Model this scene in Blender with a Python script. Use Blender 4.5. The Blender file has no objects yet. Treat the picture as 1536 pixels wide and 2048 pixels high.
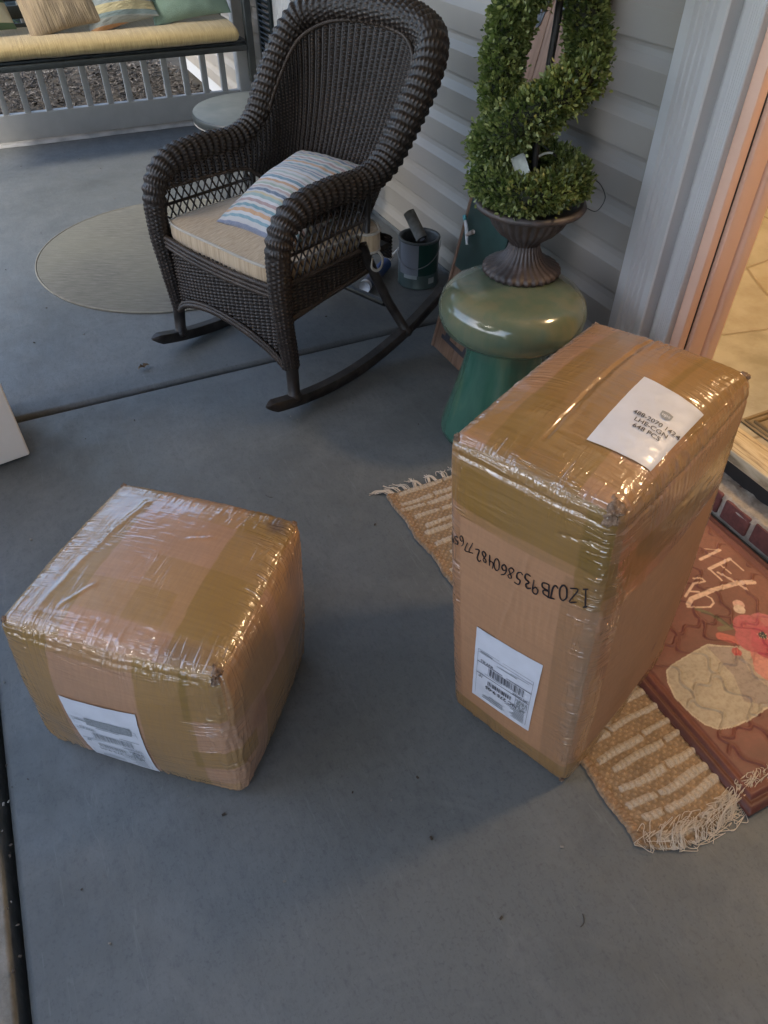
import bpy, math, random
import numpy as np
from mathutils import Vector, Matrix, Euler
S = bpy.context.scene
C = S.collection
rad = math.radians
random.seed(7); RNG = np.random.default_rng(7)

# ------------------------------------------------------------------ camera, sky, sun
CAM_H = 1.36
F_PX, PITCH, YAW, ROLL = 1446.5, rad(43.35), rad(25.62), rad(-0.375)
fw = np.array([math.sin(YAW)*math.cos(PITCH), math.cos(YAW)*math.cos(PITCH), -math.sin(PITCH)])
_r = np.array([math.cos(YAW), -math.sin(YAW), 0.0]); _d = np.cross(fw, _r)
RT = _r*math.cos(ROLL) + _d*math.sin(ROLL); DN = -_r*math.sin(ROLL) + _d*math.cos(ROLL)
cam = bpy.data.objects.new('camera', bpy.data.cameras.new('camera')); C.objects.link(cam)
m = Matrix(((RT[0], -DN[0], -fw[0], 0), (RT[1], -DN[1], -fw[1], 0), (RT[2], -DN[2], -fw[2], CAM_H), (0, 0, 0, 1)))
cam.matrix_world = m
cam.data.sensor_fit = 'VERTICAL'; cam.data.sensor_height = 24.0; cam.data.lens = 24.0*F_PX/2048
cam.data.clip_start = 0.02; cam.data.clip_end = 500
S.camera = cam
def fl(u, v, z=0.0):
    """point at height z that the photograph shows at pixel (u, v)"""
    d = fw + RT*(u-768)/F_PX + DN*(v-1024)/F_PX
    t = (z-CAM_H)/d[2]
    return np.array([0, 0, CAM_H]) + d*t

SUN_EL, SUN_AZ = 38.0, -105.0      # azimuth from +Y towards +X
sun_dir = np.array([math.sin(rad(SUN_AZ))*math.cos(rad(SUN_EL)), math.cos(rad(SUN_AZ))*math.cos(rad(SUN_EL)), math.sin(rad(SUN_EL))])
W = bpy.data.worlds.new('World'); S.world = W; W.use_nodes = True
wn = W.node_tree; bg = wn.nodes['Background']
sky = wn.nodes.new('ShaderNodeTexSky'); sky.sky_type = 'NISHITA'; sky.sun_disc = False
sky.sun_elevation = rad(SUN_EL); sky.sun_rotation = rad(SUN_AZ); sky.air_density = 1.0; sky.dust_density = 1.2; sky.ozone_density = 1.4
wn.links.new(sky.outputs[0], bg.inputs[0]); bg.inputs[1].default_value = 0.15
sl = bpy.data.lights.new('sun', 'SUN'); sl.energy = .7; sl.angle = rad(9); sl.color = (1.0, 0.93, 0.8)
so = bpy.data.objects.new('sun', sl); C.objects.link(so)
so.rotation_euler = Vector(sun_dir).to_track_quat('Z', 'Y').to_euler(); so.location = (-6, 6, 8)
S.view_settings.view_transform = 'Standard'; S.view_settings.look = 'None'
S.view_settings.exposure = 2.1; S.view_settings.gamma = 1.0

# ------------------------------------------------------------------ object helpers
def tag(o, label=None, cat=None, group=None, kind=None):
    if label: o['label'] = label
    if cat: o['category'] = cat
    if group: o['group'] = group
    if kind: o['kind'] = kind
    return o
LOC = {}
def thing(name, loc, label, cat, group=None):
    o = bpy.data.objects.new(name, None); C.objects.link(o); o.location = tuple(loc); o.empty_display_size = .05
    LOC[o] = np.array(loc, float)
    return tag(o, label, cat, group)
def obj(name, vf, mat, parent=None, loc=None, smooth=True, uv=None, attrs=None, merge=0.0, autosmooth=None):
    """vf = (verts Nx3 in world metres, faces list or Mx4/Mx3 array)"""
    v, f = vf; v = np.asarray(v, float).reshape(-1, 3)
    org = np.zeros(3)
    p = parent
    while p is not None:
        org = org + LOC.get(p, np.zeros(3)); p = p.parent
    own = np.array(loc, float) - org if loc is not None else np.zeros(3)
    me = bpy.data.meshes.new(name)
    vl = v - org - own
    if isinstance(f, np.ndarray):
        me.vertices.add(len(vl)); me.vertices.foreach_set('co', vl.ravel().astype(np.float32))
        k = f.shape[1]; n = f.shape[0]
        me.loops.add(n*k); me.loops.foreach_set('vertex_index', f.ravel().astype(np.int32))
        me.polygons.add(n); me.polygons.foreach_set('loop_start', np.arange(0, n*k, k, dtype=np.int32)); me.polygons.foreach_set('loop_total', np.full(n, k, np.int32))
        me.update(calc_edges=True)
    else:
        me.from_pydata(vl.tolist(), [], [list(map(int, q)) for q in f]); me.update()
    me.validate()
    if smooth: me.polygons.foreach_set('use_smooth', [True]*len(me.polygons))
    if uv is not None:
        li = np.zeros(len(me.loops), np.int32); me.loops.foreach_get('vertex_index', li)
        l = me.uv_layers.new(name='UVMap'); l.data.foreach_set('uv', np.asarray(uv, np.float32)[li].ravel())
    if attrs:
        for an, a in attrs.items():
            a = np.asarray(a, np.float32)
            if a.ndim == 1:
                at = me.attributes.new(an, 'FLOAT', 'POINT'); at.data.foreach_set('value', a)
            else:
                if a.shape[1] == 3: a = np.hstack([a, np.ones((len(a), 1), np.float32)])
                at = me.attributes.new(an, 'FLOAT_COLOR', 'POINT'); at.data.foreach_set('color', a.ravel())
    if merge:
        import bmesh
        bm = bmesh.new(); bm.from_mesh(me); bmesh.ops.remove_doubles(bm, verts=bm.verts, dist=merge); bm.to_mesh(me); bm.free()
    if autosmooth is not None:
        me.set_sharp_from_angle(angle=rad(autosmooth))
    me.materials.append(mat)
    o = bpy.data.objects.new(name, me); C.objects.link(o)
    if parent is not None: o.parent = parent
    o.location = tuple(own)
    LOC[o] = own
    return o
def struct(name, vf, mat, **k):
    o = obj(name, vf, mat, **k); o['kind'] = 'structure'; return o
def cat(*ms):
    vs, fs, n = [], [], 0
    for v, f in ms:
        v = np.asarray(v, float).reshape(-1, 3); vs.append(v)
        fs += [[int(i)+n for i in q] for q in f]; n += len(v)
    return np.vstack(vs), fs
def grid_faces(nu, nv, cu=False, cv=False):
    i = np.arange(nu if cu else nu-1); j = np.arange(nv if cv else nv-1)
    I, J = np.meshgrid(i, j, indexing='ij'); I2 = (I+1) % nu; J2 = (J+1) % nv
    return np.stack([I*nv+J, I2*nv+J, I2*nv+J2, I*nv+J2], -1).reshape(-1, 4)
def box(x0, x1, y0, y1, z0, z1, bev=0.0):
    if bev <= 0:
        v = [(x, y, z) for z in (z0, z1) for y in (y0, y1) for x in (x0, x1)]
        return np.array(v, float), [(0, 2, 3, 1), (4, 5, 7, 6), (0, 1, 5, 4), (2, 6, 7, 3), (0, 4, 6, 2), (1, 3, 7, 5)]
    import bmesh
    bm = bmesh.new(); vs = [bm.verts.new((x, y, z)) for z in (z0, z1) for y in (y0, y1) for x in (x0, x1)]
    for q in [(0, 2, 3, 1), (4, 5, 7, 6), (0, 1, 5, 4), (2, 6, 7, 3), (0, 4, 6, 2), (1, 3, 7, 5)]: bm.faces.new([vs[i] for i in q])
    bmesh.ops.bevel(bm, geom=bm.edges[:], offset=bev, segments=2, affect='EDGES', profile=.5)
    bm.verts.index_update()
    r = np.array([v.co[:] for v in bm.verts]), [[v.index for v in f.verts] for f in bm.faces]; bm.free(); return r
def xf(vf, M):
    v, f = vf; M = np.array(M)
    return np.asarray(v) @ M[:3, :3].T + M[:3, 3], f
def spline(pts, n, closed=False):
    """Catmull-Rom resampled to n points evenly by arc length"""
    P = np.array(pts, float)
    if closed: Q = np.vstack([P[-1], P, P[:2]])
    else: Q = np.vstack([2*P[0]-P[1], P, 2*P[-1]-P[-2]])
    out = []
    for k in range(len(Q)-3):
        t = np.linspace(0, 1, 24, endpoint=False)[:, None]; a, b, c, d = Q[k:k+4]
        out.append(.5*((2*b)+(-a+c)*t+(2*a-5*b+4*c-d)*t*t+(-a+3*b-3*c+d)*t**3))
    out = np.vstack(out+[Q[-2][None]]); L = np.r_[0, np.cumsum(np.linalg.norm(np.diff(out[:, :3], axis=0), axis=1))]
    s = np.linspace(0, L[-1], n, endpoint=not closed)
    return np.stack([np.interp(s, L, out[:, i]) for i in range(out.shape[1])], 1), L[-1]
def frames(P, up=(0, 0, 1)):
    T = np.gradient(P, axis=0); T /= np.linalg.norm(T, axis=1, keepdims=True)
    N = np.zeros_like(P); u = np.array(up, float)
    n = u - T[0]*(u@T[0])
    if np.linalg.norm(n) < 1e-3: n = np.array([1.0, 0, 0]) - T[0]*T[0][0]
    n /= np.linalg.norm(n)
    for i in range(len(P)):
        n = n - T[i]*(n@T[i]); n /= np.linalg.norm(n); N[i] = n
    return T, N, np.cross(T, N)
def tube(P, r, k=8, closed=False, cap=True):
    P = np.asarray(P, float); n = len(P); r = np.broadcast_to(np.asarray(r, float), (n,))
    T, N, B = frames(P)
    a = np.arange(k)*2*math.pi/k
    V = P[:, None] + r[:, None, None]*(N[:, None]*np.cos(a)[None, :, None] + B[:, None]*np.sin(a)[None, :, None])
    f = [list(q) for q in grid_faces(n, k, cu=closed, cv=True)]
    if cap and not closed: f.append(list(range(k))[::-1]); f.append([(n-1)*k+i for i in range(k)])
    return V.reshape(-1, 3), f
def bar(a, b, r, k=8): return tube(np.array([a, (np.array(a)+np.array(b))/2, b], float), r, k)
def lathe(prof, c, k=64, flute=None):
    """prof = [(radius, z)], c = centre"""
    P = np.array(prof, float); a = np.arange(k)*2*math.pi/k
    R = P[:, 0][:, None]*np.ones(k)
    if flute is not None: R = R*(1+flute(P, a))
    V = np.stack([R*np.cos(a)+c[0], R*np.sin(a)+c[1], np.broadcast_to(P[:, 1][:, None], R.shape)+c[2]], -1)
    f = [list(q)[::-1] for q in grid_faces(len(P), k, cv=True)]
    return V.reshape(-1, 3), f
def ribbon(P, w, z=None, up=(0, 0, 1), th=0.0008):
    """flat stroke of width w along P, lying across 'up', with a little thickness"""
    P = np.asarray(P, float); T = np.gradient(P, axis=0); T /= np.linalg.norm(T, axis=1, keepdims=True)
    U = np.asarray(up, float) if np.ndim(up) == 2 else np.broadcast_to(np.array(up, float), P.shape)
    B = np.cross(T, U); B /= np.linalg.norm(B, axis=1, keepdims=True)
    w = np.broadcast_to(np.asarray(w, float), (len(P),))[:, None]
    V = np.stack([P-B*w/2, P+B*w/2, P+B*w/2+U*th, P-B*w/2+U*th], 1)
    f = [list(q)[::-1] for q in grid_faces(len(P), 4, cv=True)]; n = len(P)
    f += [[3, 2, 1, 0], [(n-1)*4+i for i in range(4)]]
    return V.reshape(-1, 3), f
def hash3(ix, iy, iz, seed):
    h = (ix*374761393 + iy*668265263 + iz*2147483647 + seed*974634777) & 0xffffffff
    h = ((h ^ (h >> 13))*1274126177) & 0xffffffff
    return ((h ^ (h >> 16)) & 0xffffff)/float(0xffffff)
def vnoise(p, seed=0):
    p = np.asarray(p, float); i = np.floor(p).astype(np.int64); f = p-i; f = f*f*(3-2*f); r = 0
    for dx in (0, 1):
        for dy in (0, 1):
            for dz in (0, 1):
                w = (f[..., 0] if dx else 1-f[..., 0])*(f[..., 1] if dy else 1-f[..., 1])*(f[..., 2] if dz else 1-f[..., 2])
                r = r + w*hash3(i[..., 0]+dx, i[..., 1]+dy, i[..., 2]+dz, seed)
    return r*2-1
def fnoise(p, seed=0, oct=3):
    a, r, s = 1.0, 0, 0
    for k in range(oct): r = r + a*vnoise(np.asarray(p)*2**k, seed+k); s += a; a *= .5
    return r/s
def text_mesh(s, size=1.0, bold=0.0, ax='CENTER'):
    cu = bpy.data.curves.new('txt', 'FONT'); cu.body = s; cu.size = size; cu.align_x = ax; cu.align_y = 'CENTER'; cu.offset = bold; cu.resolution_u = 3
    o = bpy.data.objects.new('txt', cu); C.objects.link(o)
    dg = bpy.context.evaluated_depsgraph_get(); me = o.evaluated_get(dg).to_mesh()
    v = np.array([q.co[:] for q in me.vertices]).reshape(-1, 3); f = [list(p.vertices) for p in me.polygons]
    o.evaluated_get(dg).to_mesh_clear(); bpy.data.objects.remove(o); bpy.data.curves.remove(cu)
    return v, f

# ------------------------------------------------------------------ material helpers
class Mat:
    def __init__(s, name, col=(.5, .5, .5), rough=.6, **kw):
        s.m = bpy.data.materials.new(name); s.m.use_nodes = True; s.n = s.m.node_tree.nodes; s.l = s.m.node_tree.links
        s.b = s.n['Principled BSDF']; s.set('Base Color', col); s.set('Roughness', rough)
        for k, v in kw.items(): s.set(k.replace('_', ' '), v)
        s._tc = None
    def set(s, k, v):
        if isinstance(v, bpy.types.NodeSocket): s.l.new(v, s.b.inputs[k]); return
        if isinstance(v, (tuple, list)) and len(v) == 3: v = (*v, 1)
        s.b.inputs[k].default_value = v
    def co(s, w='Object'):
        if s._tc is None: s._tc = s.n.new('ShaderNodeTexCoord')
        return s._tc.outputs[w]
    def mapv(s, vec, scale=(1, 1, 1), rot=(0, 0, 0), loc=(0, 0, 0)):
        q = s.n.new('ShaderNodeMapping'); s.l.new(vec, q.inputs[0]); q.inputs['Scale'].default_value = scale; q.inputs['Rotation'].default_value = rot; q.inputs['Location'].default_value = loc
        return q.outputs[0]
    def noise(s, scale, detail=3, rough=.5, vec=None, dist=0.0, out='Fac'):
        q = s.n.new('ShaderNodeTexNoise'); s.l.new(vec or s.co(), q.inputs['Vector']); q.inputs['Scale'].default_value = scale; q.inputs['Detail'].default_value = detail; q.inputs['Roughness'].default_value = rough; q.inputs['Distortion'].default_value = dist
        return q.outputs[out]
    def vor(s, scale, vec=None, feature='F1', out='Distance', rand=1.0):
        q = s.n.new('ShaderNodeTexVoronoi'); q.feature = feature; s.l.new(vec or s.co(), q.inputs['Vector']); q.inputs['Scale'].default_value = scale; q.inputs['Randomness'].default_value = rand
        return q.outputs[out]
    def wave(s, scale, vec=None, axis='X', dist=0.0, prof='SIN', dscale=1.0):
        q = s.n.new('ShaderNodeTexWave'); q.bands_direction = axis; q.wave_profile = prof; s.l.new(vec or s.co(), q.inputs['Vector']); q.inputs['Scale'].default_value = scale; q.inputs['Distortion'].default_value = dist; q.inputs['Detail Scale'].default_value = dscale
        return q.outputs['Fac']
    def ramp(s, fac, stops, interp='LINEAR'):
        q = s.n.new('ShaderNodeValToRGB'); s.l.new(fac, q.inputs[0]); q.color_ramp.interpolation = interp
        e = q.color_ramp.elements
        while len(e) < len(stops): e.new(.5)
        for i, (p, c) in enumerate(stops):
            e[i].position = p; e[i].color = (*(c if isinstance(c, (tuple, list)) else (c, c, c)), 1)
        return q.outputs[0]
    def math(s, op, a, b=0.0, clamp=False):
        q = s.n.new('ShaderNodeMath'); q.operation = op; q.use_clamp = clamp
        for i, x in enumerate((a, b)):
            if isinstance(x, bpy.types.NodeSocket): s.l.new(x, q.inputs[i])
            else: q.inputs[i].default_value = x
        return q.outputs[0]
    def mix(s, fac, a, b, mode='MIX'):
        q = s.n.new('ShaderNodeMix'); q.data_type = 'RGBA'; q.blend_type = mode
        for k, x in ((0, fac), (6, a), (7, b)):
            if isinstance(x, bpy.types.NodeSocket): s.l.new(x, q.inputs[k])
            else: q.inputs[k].default_value = (*x, 1) if isinstance(x, (tuple, list)) else x
        return q.outputs[2]
    def attr(s, name, out='Color'):
        q = s.n.new('ShaderNodeAttribute'); q.attribute_name = name; return q.outputs[out]
    def bump(s, h, strength=.3, dist=.002, prev=None):
        q = s.n.new('ShaderNodeBump'); s.l.new(h, q.inputs['Height']); q.inputs['Strength'].default_value = strength; q.inputs['Distance'].default_value = dist
        if prev: s.l.new(prev, q.inputs['Normal'])
        s.l.new(q.outputs[0], s.b.inputs['Normal']); return q.outputs[0]
def simple(name, col, rough=.6, var=.15, scale=30, bump=.15, bd=.001, **kw):
    M = Mat(name, col, rough, **kw); n = M.noise(scale, 4)
    lo = tuple(c*(1-var) for c in col); hi = tuple(min(1, c*(1+var)) for c in col)
    M.set('Base Color', M.ramp(n, [(.3, lo), (.7, hi)]))
    if bump: M.bump(M.noise(scale*4, 3), bump, bd)
    return M.m

# ------------------------------------------------------------------ materials of the setting
def mk_floor():
    M = Mat('painted_concrete', (.15, .17, .19), .62)
    a = M.noise(1.6, 5, .6); b = M.noise(14, 5, .65, vec=M.mapv(M.co(), (1, .7, 1)))
    g = M.noise(160, 3)
    base = M.ramp(a, [(.3, (.090, .098, .099)), (.55, (.106, .113, .112)), (.75, (.124, .130, .126))])
    base = M.mix(M.math('MULTIPLY', b, .55), base, (.115, .126, .132), 'MIX')
    base = M.mix(M.ramp(g, [(.30, .4), (.44, 0)]), base, (.045, .052, .056))
    sc = M.ramp(M.noise(3.2, 6, .75, dist=1.5), [(.48, 0), (.58, .45), (.70, .1)]); base = M.mix(sc, base, (.135, .14, .14))
    dk = M.ramp(M.noise(2.3, 5, .7, vec=M.mapv(M.co(), (1, 1, 1), loc=(5, 3, 0))), [(.48, 0), (.68, .55)]); base = M.mix(dk, base, (.062, .068, .068))
    ft = M.ramp(M.noise(70, 5, .8, vec=M.mapv(M.co(), (1, .5, 1))), [(.36, .34), (.50, 0)]); base = M.mix(ft, base, (.05, .058, .064))
    sr = M.ramp(M.noise(7, 3, .5, vec=M.mapv(M.co(), (7, .6, 1), rot=(0, 0, .5)), dist=.4), [(.655, 0), (.67, .35), (.685, 0)]); base = M.mix(sr, base, (.16, .17, .17))
    sp = M.ramp(M.vor(55, out='Distance'), [(.0, 1), (.06, 0)])
    sp2 = M.math('MULTIPLY', sp, M.ramp(M.noise(9, 2), [(.55, 0), (.62, 1)]))
    base = M.mix(sp2, base, (.02, .02, .02))
    M.set('Base Color', base); M.set('Roughness', M.ramp(b, [(.3, .5), (.7, .72)]))
    n = M.bump(M.noise(70, 5, .7, vec=M.mapv(M.co(), (1, .4, 1))), .35, .0025)
    M.bump(M.noise(500, 2), .25, .0008, prev=n)
    return M.m
MAT_FLOOR = mk_floor()
def mk_walk():
    M = Mat('bare_concrete', (.3, .29, .27), .85); a = M.noise(25, 5, .7)
    M.set('Base Color', M.ramp(a, [(.3, (.15, .15, .135)), (.7, (.26, .26, .24))])); M.bump(M.noise(150, 4), .5, .003); return M.m
MAT_WALK = mk_walk()
MAT_SIDING = None
def mk_siding():
    M = Mat('vinyl_siding', (.43, .42, .41), .5); g = M.noise(40, 4, .6, vec=M.mapv(M.co(), (1, .08, 1.6)))
    d = M.noise(3, 3)
    c = M.ramp(d, [(.3, (.255, .232, .205)), (.7, (.30, .272, .236))])
    M.set('Base Color', c); M.bump(g, .12, .0012); return M.m
MAT_SIDING = mk_siding()
def mk_trim(name='painted_trim', col=(.48, .49, .50)):
    M = Mat(name, col, .42); d = M.noise(6, 4); k = M.noise(60, 3, .6, vec=M.mapv(M.co(), (1, 1, .04)))
    M.set('Base Color', M.mix(M.ramp(d, [(.45, 0), (.75, .35)]), col, tuple(c*.82 for c in col)))
    M.bump(k, .25, .001); return M.m
MAT_TRIM = mk_trim()
MAT_JAMB = mk_trim('jamb_warm_tint', (.76, .50, .38))  # peach holds the warm indoor light falling on white-painted jambs
MAT_WHITE = simple('white_paint', (.46, .45, .43), .5, .06, 12, .1)
MAT_BLACK = simple('black_rubber', (.02, .018, .017), .6, .2)
MAT_DARKMETAL = simple('dark_metal', (.02, .024, .024), .45, .3, 20, .2)

# ------------------------------------------------------------------ floor, walk, ground
WX, WY, RY = 1.50, 1.489, 5.08          # wall plane, casing edge, railing line
def slab(x0, x1, y0, y1, z1, r=.014, z0=-.12, ny=1):
    """slab with rounded top edges on its y sides"""
    a = np.linspace(0, math.pi/2, 6)
    pr = [(y0, z0)] + [(y0+r-r*math.cos(t), z1-r+r*math.sin(t)) for t in a] + [(y1-r+r*math.sin(t), z1-r+r*math.cos(t)) for t in a] + [(y1, z0)]
    xs = np.array([x0, x0+.0, x0+.012, x1]); V = []
    for i, x in enumerate(xs):
        for (y, z) in pr: V.append((x, y, (z-.008 if i < 2 and z > z0 else z)))
    n = len(pr); f = [list(q)[::-1] for q in grid_faces(4, n)] + [list(range(n))]
    return np.array(V), f
struct('porch_floor', slab(-.376, 1.497, -2.5, 2.163, 0), MAT_FLOOR)
struct('porch_floor_far_slab', slab(-.376, 1.497, 2.183, 5.2, 0), MAT_FLOOR)
struct('walkway', box(-2.6, -.402, -3, 8, -.2, -.014, .006), MAT_WALK)
Mg = Mat('soil', (.05, .04, .03), .95); Mg.set('Base Color', Mg.ramp(Mg.noise(3, 6, .7), [(.3, (.03, .026, .018)), (.7, (.075, .06, .042))])); Mg.bump(Mg.noise(30, 5), .6, .02)
gx = np.linspace(-60, 60, 40); gy = np.linspace(-60, 60, 40); GX, GY = np.meshgrid(gx, gy, indexing='ij')
GZ = -.16 + .0*GX
struct('ground', (np.stack([GX, GY, GZ], -1).reshape(-1, 3), grid_faces(40, 40)), Mg.m)
MAT_CEIL = simple('porch_ceiling_boards', (.80, .80, .79), .6, .05, 5, 0)
struct('porch_ceiling', box(-1.3, 1.6, -5.5, 5.6, 2.55, 2.7), MAT_CEIL)
# pale ridge where the floor meets the railing board
xs = np.linspace(-.38, 1.497, 160); e = .012*fnoise(np.stack([xs*9, xs*0, xs*0], 1), 3, 4)
V = []
for x, q in zip(xs, e):
    for (y, z) in ((5.008+q, .001), (5.016+q, .012), (5.075, .014), (5.078, .001)): V.append((x, y, z))
Me = Mat('pale_edge', (.5, .48, .46), .8); Me.set('Base Color', Me.ramp(Me.noise(9, 4), [(.35, (.36, .36, .36)), (.6, (.56, .55, .54))])); Me.bump(Me.noise(60), .4, .003)
struct('floor_edge', (np.array(V), [list(q)[::-1] for q in grid_faces(len(xs), 4)]), Me.m)

# ------------------------------------------------------------------ house wall with dutch-lap siding
def siding(y0, y1, ztop=2.56, x=WX, z0=-.02):
    prof = []
    k = 0
    while z0+.125*k < ztop:
        b = z0+.125*k
        prof += [(x+.004, b), (x-.012, b+.001), (x-.013, b+.004), (x-.0125, b+.072), (x-.008, b+.080), (x+.000, b+.098), (x+.003, b+.112), (x+.003, b+.1235)]
        k += 1
    ys = np.linspace(y0, y1, 60); P = np.array(prof)
    V = np.array([(px+.0012*math.sin(y*3.1+pz*5)*(1 if px < x else 0), y, pz) for y in ys for (px, pz) in P])
    f = [list(q) for q in grid_faces(len(ys), len(P))]
    return V, f
wall = thing('house_wall', (WX, 4.2, 0), 'grey lap siding wall of the house behind the rocking chair', 'wall')
obj('siding', siding(WY, 7.2), MAT_SIDING, wall, smooth=False)
obj('wall_core', box(WX+.006, WX+.14, WY, 7.2, -.12, 2.56), MAT_TRIM, wall, smooth=False)
obj('wall_core', box(WX+.006, WX+.14, -3.2, .02, -.12, 2.56), MAT_TRIM, wall, smooth=False)
obj('wall_core', box(WX+.006, WX+.14, .02, WY, 2.26, 2.56), MAT_TRIM, wall, smooth=False)
obj('base_trim', box(WX-.02, WX-.001, WY+.002, 5.2, .0, .018, .003), MAT_FLOOR, wall)

ew = thing('added_end_wall', (.6, -1.3, 0), 'unseen wall added behind the viewer to block light from the near end', 'wall')  # invented wall, keeps light from behind the camera off the boxes
obj('panel', box(-.55, 1.499, -1.42, -1.3, .001, 2.549), MAT_SIDING, ew, smooth=False)

# window with louvred shutters, only its foot showing over the chair
win = thing('house_window', (WX, 3.9, .7), 'white cased window with dark shutters on the siding wall behind the chair', 'window')
casing = cat(box(WX-.034, WX-.012, 4.36, 4.47, .87, 2.1, .004), box(WX-.034, WX-.012, 3.26, 3.37, .87, 2.1, .004), box(WX-.046, WX-.0, 3.26, 4.47, .85, .868, .004), box(WX-.034, WX-.012, 3.371, 4.359, 2.0, 2.1, .004))
obj('window_frame', casing, MAT_WHITE, win)
obj('window_frame', cat(*[box(WX-.044, WX-.036, 4.375+.028*i, 4.39+.028*i, .87, 2.1, .002) for i in range(3)]), MAT_WHITE, win)
Mgl = Mat('window_glass', (.03, .035, .04), .08); obj('pane', box(WX-.02, WX-.0135, 3.372, 4.358, .87, 1.999), Mgl.m, win, smooth=False)
MAT_SHUT = simple('shutter_paint', (.018, .026, .028), .45, .25, 20, .1)
for (a, b) in ((4.49, 4.72), (3.09, 3.25)):
    sh = [box(WX-.036, WX-.013, a, a+.035, .85, 2.1, .003), box(WX-.036, WX-.013, b-.035, b, .85, 2.1, .003), box(WX-.035, WX-.013, a+.036, b-.036, .85, .91, .003), box(WX-.02, WX-.0135, a+.036, b-.036, .911, 2.1)]
    for k in range(38):
        z = .915+.03*k
        v, f = box(-.013, .013, a+.036, b-.036, -.0025, .0025)
        sh.append(xf((v, f), Matrix.Translation((WX-.03, 0, z+.012)) @ Matrix.Rotation(rad(50), 4, 'Y')))
    obj('shutter', cat(*sh), MAT_SHUT, win, smooth=False)

# ------------------------------------------------------------------ doorway
door = thing('doorway', (WX, .8, 0), 'fluted grey door casing and open doorway lit warm from indoors', 'doorway')
def extrude(prof, z0, z1):
    P = np.array(prof, float); n = len(P)
    zs = np.linspace(z0, z1, 2)
    V = np.array([(x, y, z) for z in zs for x, y in P])
    f = [list(q) for q in grid_faces(2, n)] + [list(range(n)), [n+i for i in range(n)][::-1]]
    return V, f
def casing_prof(ya, yb, sgn=1):
    """plan section of the fluted casing, from its outer edge ya to its inner edge yb"""
    xf_ = WX-.046; pr = [(WX+.004, ya), (xf_+.004, ya), (xf_, ya-.004*sgn)]
    y = ya-.034*sgn; pr.append((xf_, y))
    for k in range(4):
        pr += [(xf_+.0012, y-.001*sgn), (xf_+.008, y-.0055*sgn), (xf_+.008, y-.0085*sgn), (xf_+.0012, y-.013*sgn), (xf_, y-.014*sgn), (xf_, y-.0195*sgn)]
        y -= .0195*sgn
    pr += [(xf_, yb+.004*sgn), (xf_+.004, yb), (WX+.004, yb)]
    return pr
obj('casing', extrude(casing_prof(WY, 1.358), 0.001, 2.32), MAT_TRIM, door, smooth=False)
def mould_prof(ya, yb):
    x0 = WX-.018; pr = [(WX+.004, ya), (x0+.012, ya), (x0+.006, ya-.012), (x0+.008, ya-.03), (x0, ya-.034)]
    y = ya-.036
    for k in range(5):
        pr += [(x0+.0025, y-.002), (x0, y-.005)]; y -= .0062
    pr += [(x0, yb+.002), (x0+.003, yb), (WX+.03, yb)]
    return pr
obj('brick_mould', extrude(mould_prof(1.3575, 1.285), 0.001, 2.3), MAT_TRIM, door, smooth=False)
obj('jamb', box(WX+.001, WX+.028, 1.252, 1.2845, .165, 2.26, .002), MAT_JAMB, door)
obj('weatherstrip', box(WX+.028, WX+.038, 1.2565, 1.286, .165, 2.25), MAT_BLACK, door, smooth=False)
obj('jamb', box(WX+.038, WX+.092, 1.243, 1.286, .165, 2.26, .003), MAT_JAMB, door)
obj('weatherstrip', box(WX+.092, WX+.099, 1.252, 1.286, .165, 2.25), MAT_BLACK, door, smooth=False)
obj('jamb', box(WX+.099, WX+.148, 1.236, 1.29, .165, 2.26, .012), MAT_JAMB, door)
obj('jamb', box(WX+.001, WX+.14, .205, .25, .165, 2.26, .002), MAT_JAMB, door)
obj('jamb', box(WX+.001, WX+.14, .251, 1.235, 2.22, 2.26, .002), MAT_JAMB, door)
obj('casing', extrude([(x, .2-(y-1.285)) for x, y in casing_prof(WY, 1.358)][::-1], .001, 2.32), MAT_TRIM, door, smooth=False)
obj('casing', box(WX-.05, WX+.004, .0, 1.489, 2.33, 2.46, .006), MAT_TRIM, door)
Ms = Mat('weathered_sill', (.5, .42, .28), .7); w_ = Ms.noise(7, 6, .65, vec=Ms.mapv(Ms.co(), (14, .7, 4)), dist=1.5)
Ms.set('Base Color', Ms.ramp(w_, [(.32, (.16, .12, .07)), (.46, (.42, .33, .20)), (.6, (.56, .47, .31)), (.78, (.30, .27, .16))])); Ms.bump(w_, .5, .004)
obj('threshold', box(1.487, 1.585, .252, 1.2425, .128, .164, .005), Ms.m, door)
# interior room, seen through the doorway
def mk_stone():
    M = Mat('flagstone', (.5, .42, .3), .35); vec = M.mapv(M.co(), (1, 1.5, 1)); vd = M.noise(1.3, 3, out='Color'); q = M.n.new('ShaderNodeVectorMath'); q.operation = 'ADD'; M.l.new(vec, q.inputs[0])
    s_ = M.n.new('ShaderNodeVectorMath'); s_.operation = 'SCALE'; M.l.new(vd, s_.inputs[0]); s_.inputs['Scale'].default_value = .10; M.l.new(s_.outputs[0], q.inputs[1])
    e = M.vor(1.7, q.outputs[0], 'DISTANCE_TO_EDGE', rand=.6); c = M.vor(1.7, q.outputs[0], 'F1', 'Color', rand=.6)
    n = M.noise(7, 6, .6); bw = M.n.new('ShaderNodeSeparateColor'); M.l.new(c, bw.inputs[0])
    base = M.ramp(bw.outputs[0], [(.2, (.20, .19, .14)), (.5, (.34, .28, .18)), (.8, (.27, .235, .165))])
    base = M.mix(M.ramp(n, [(.35, .0), (.6, .75)]), base, (.40, .37, .29))
    g = M.ramp(e, [(.004, .25), (.014, 1)])
    M.set('Base Color', M.mix(g, (.20, .15, .09), base)); k = M.bump(g, .8, .006); M.bump(n, .45, .012, prev=k); return M.m
struct('interior_floor', box(1.586, 6, -2.5, 5, .10, .160), mk_stone(), smooth=False)
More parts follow.
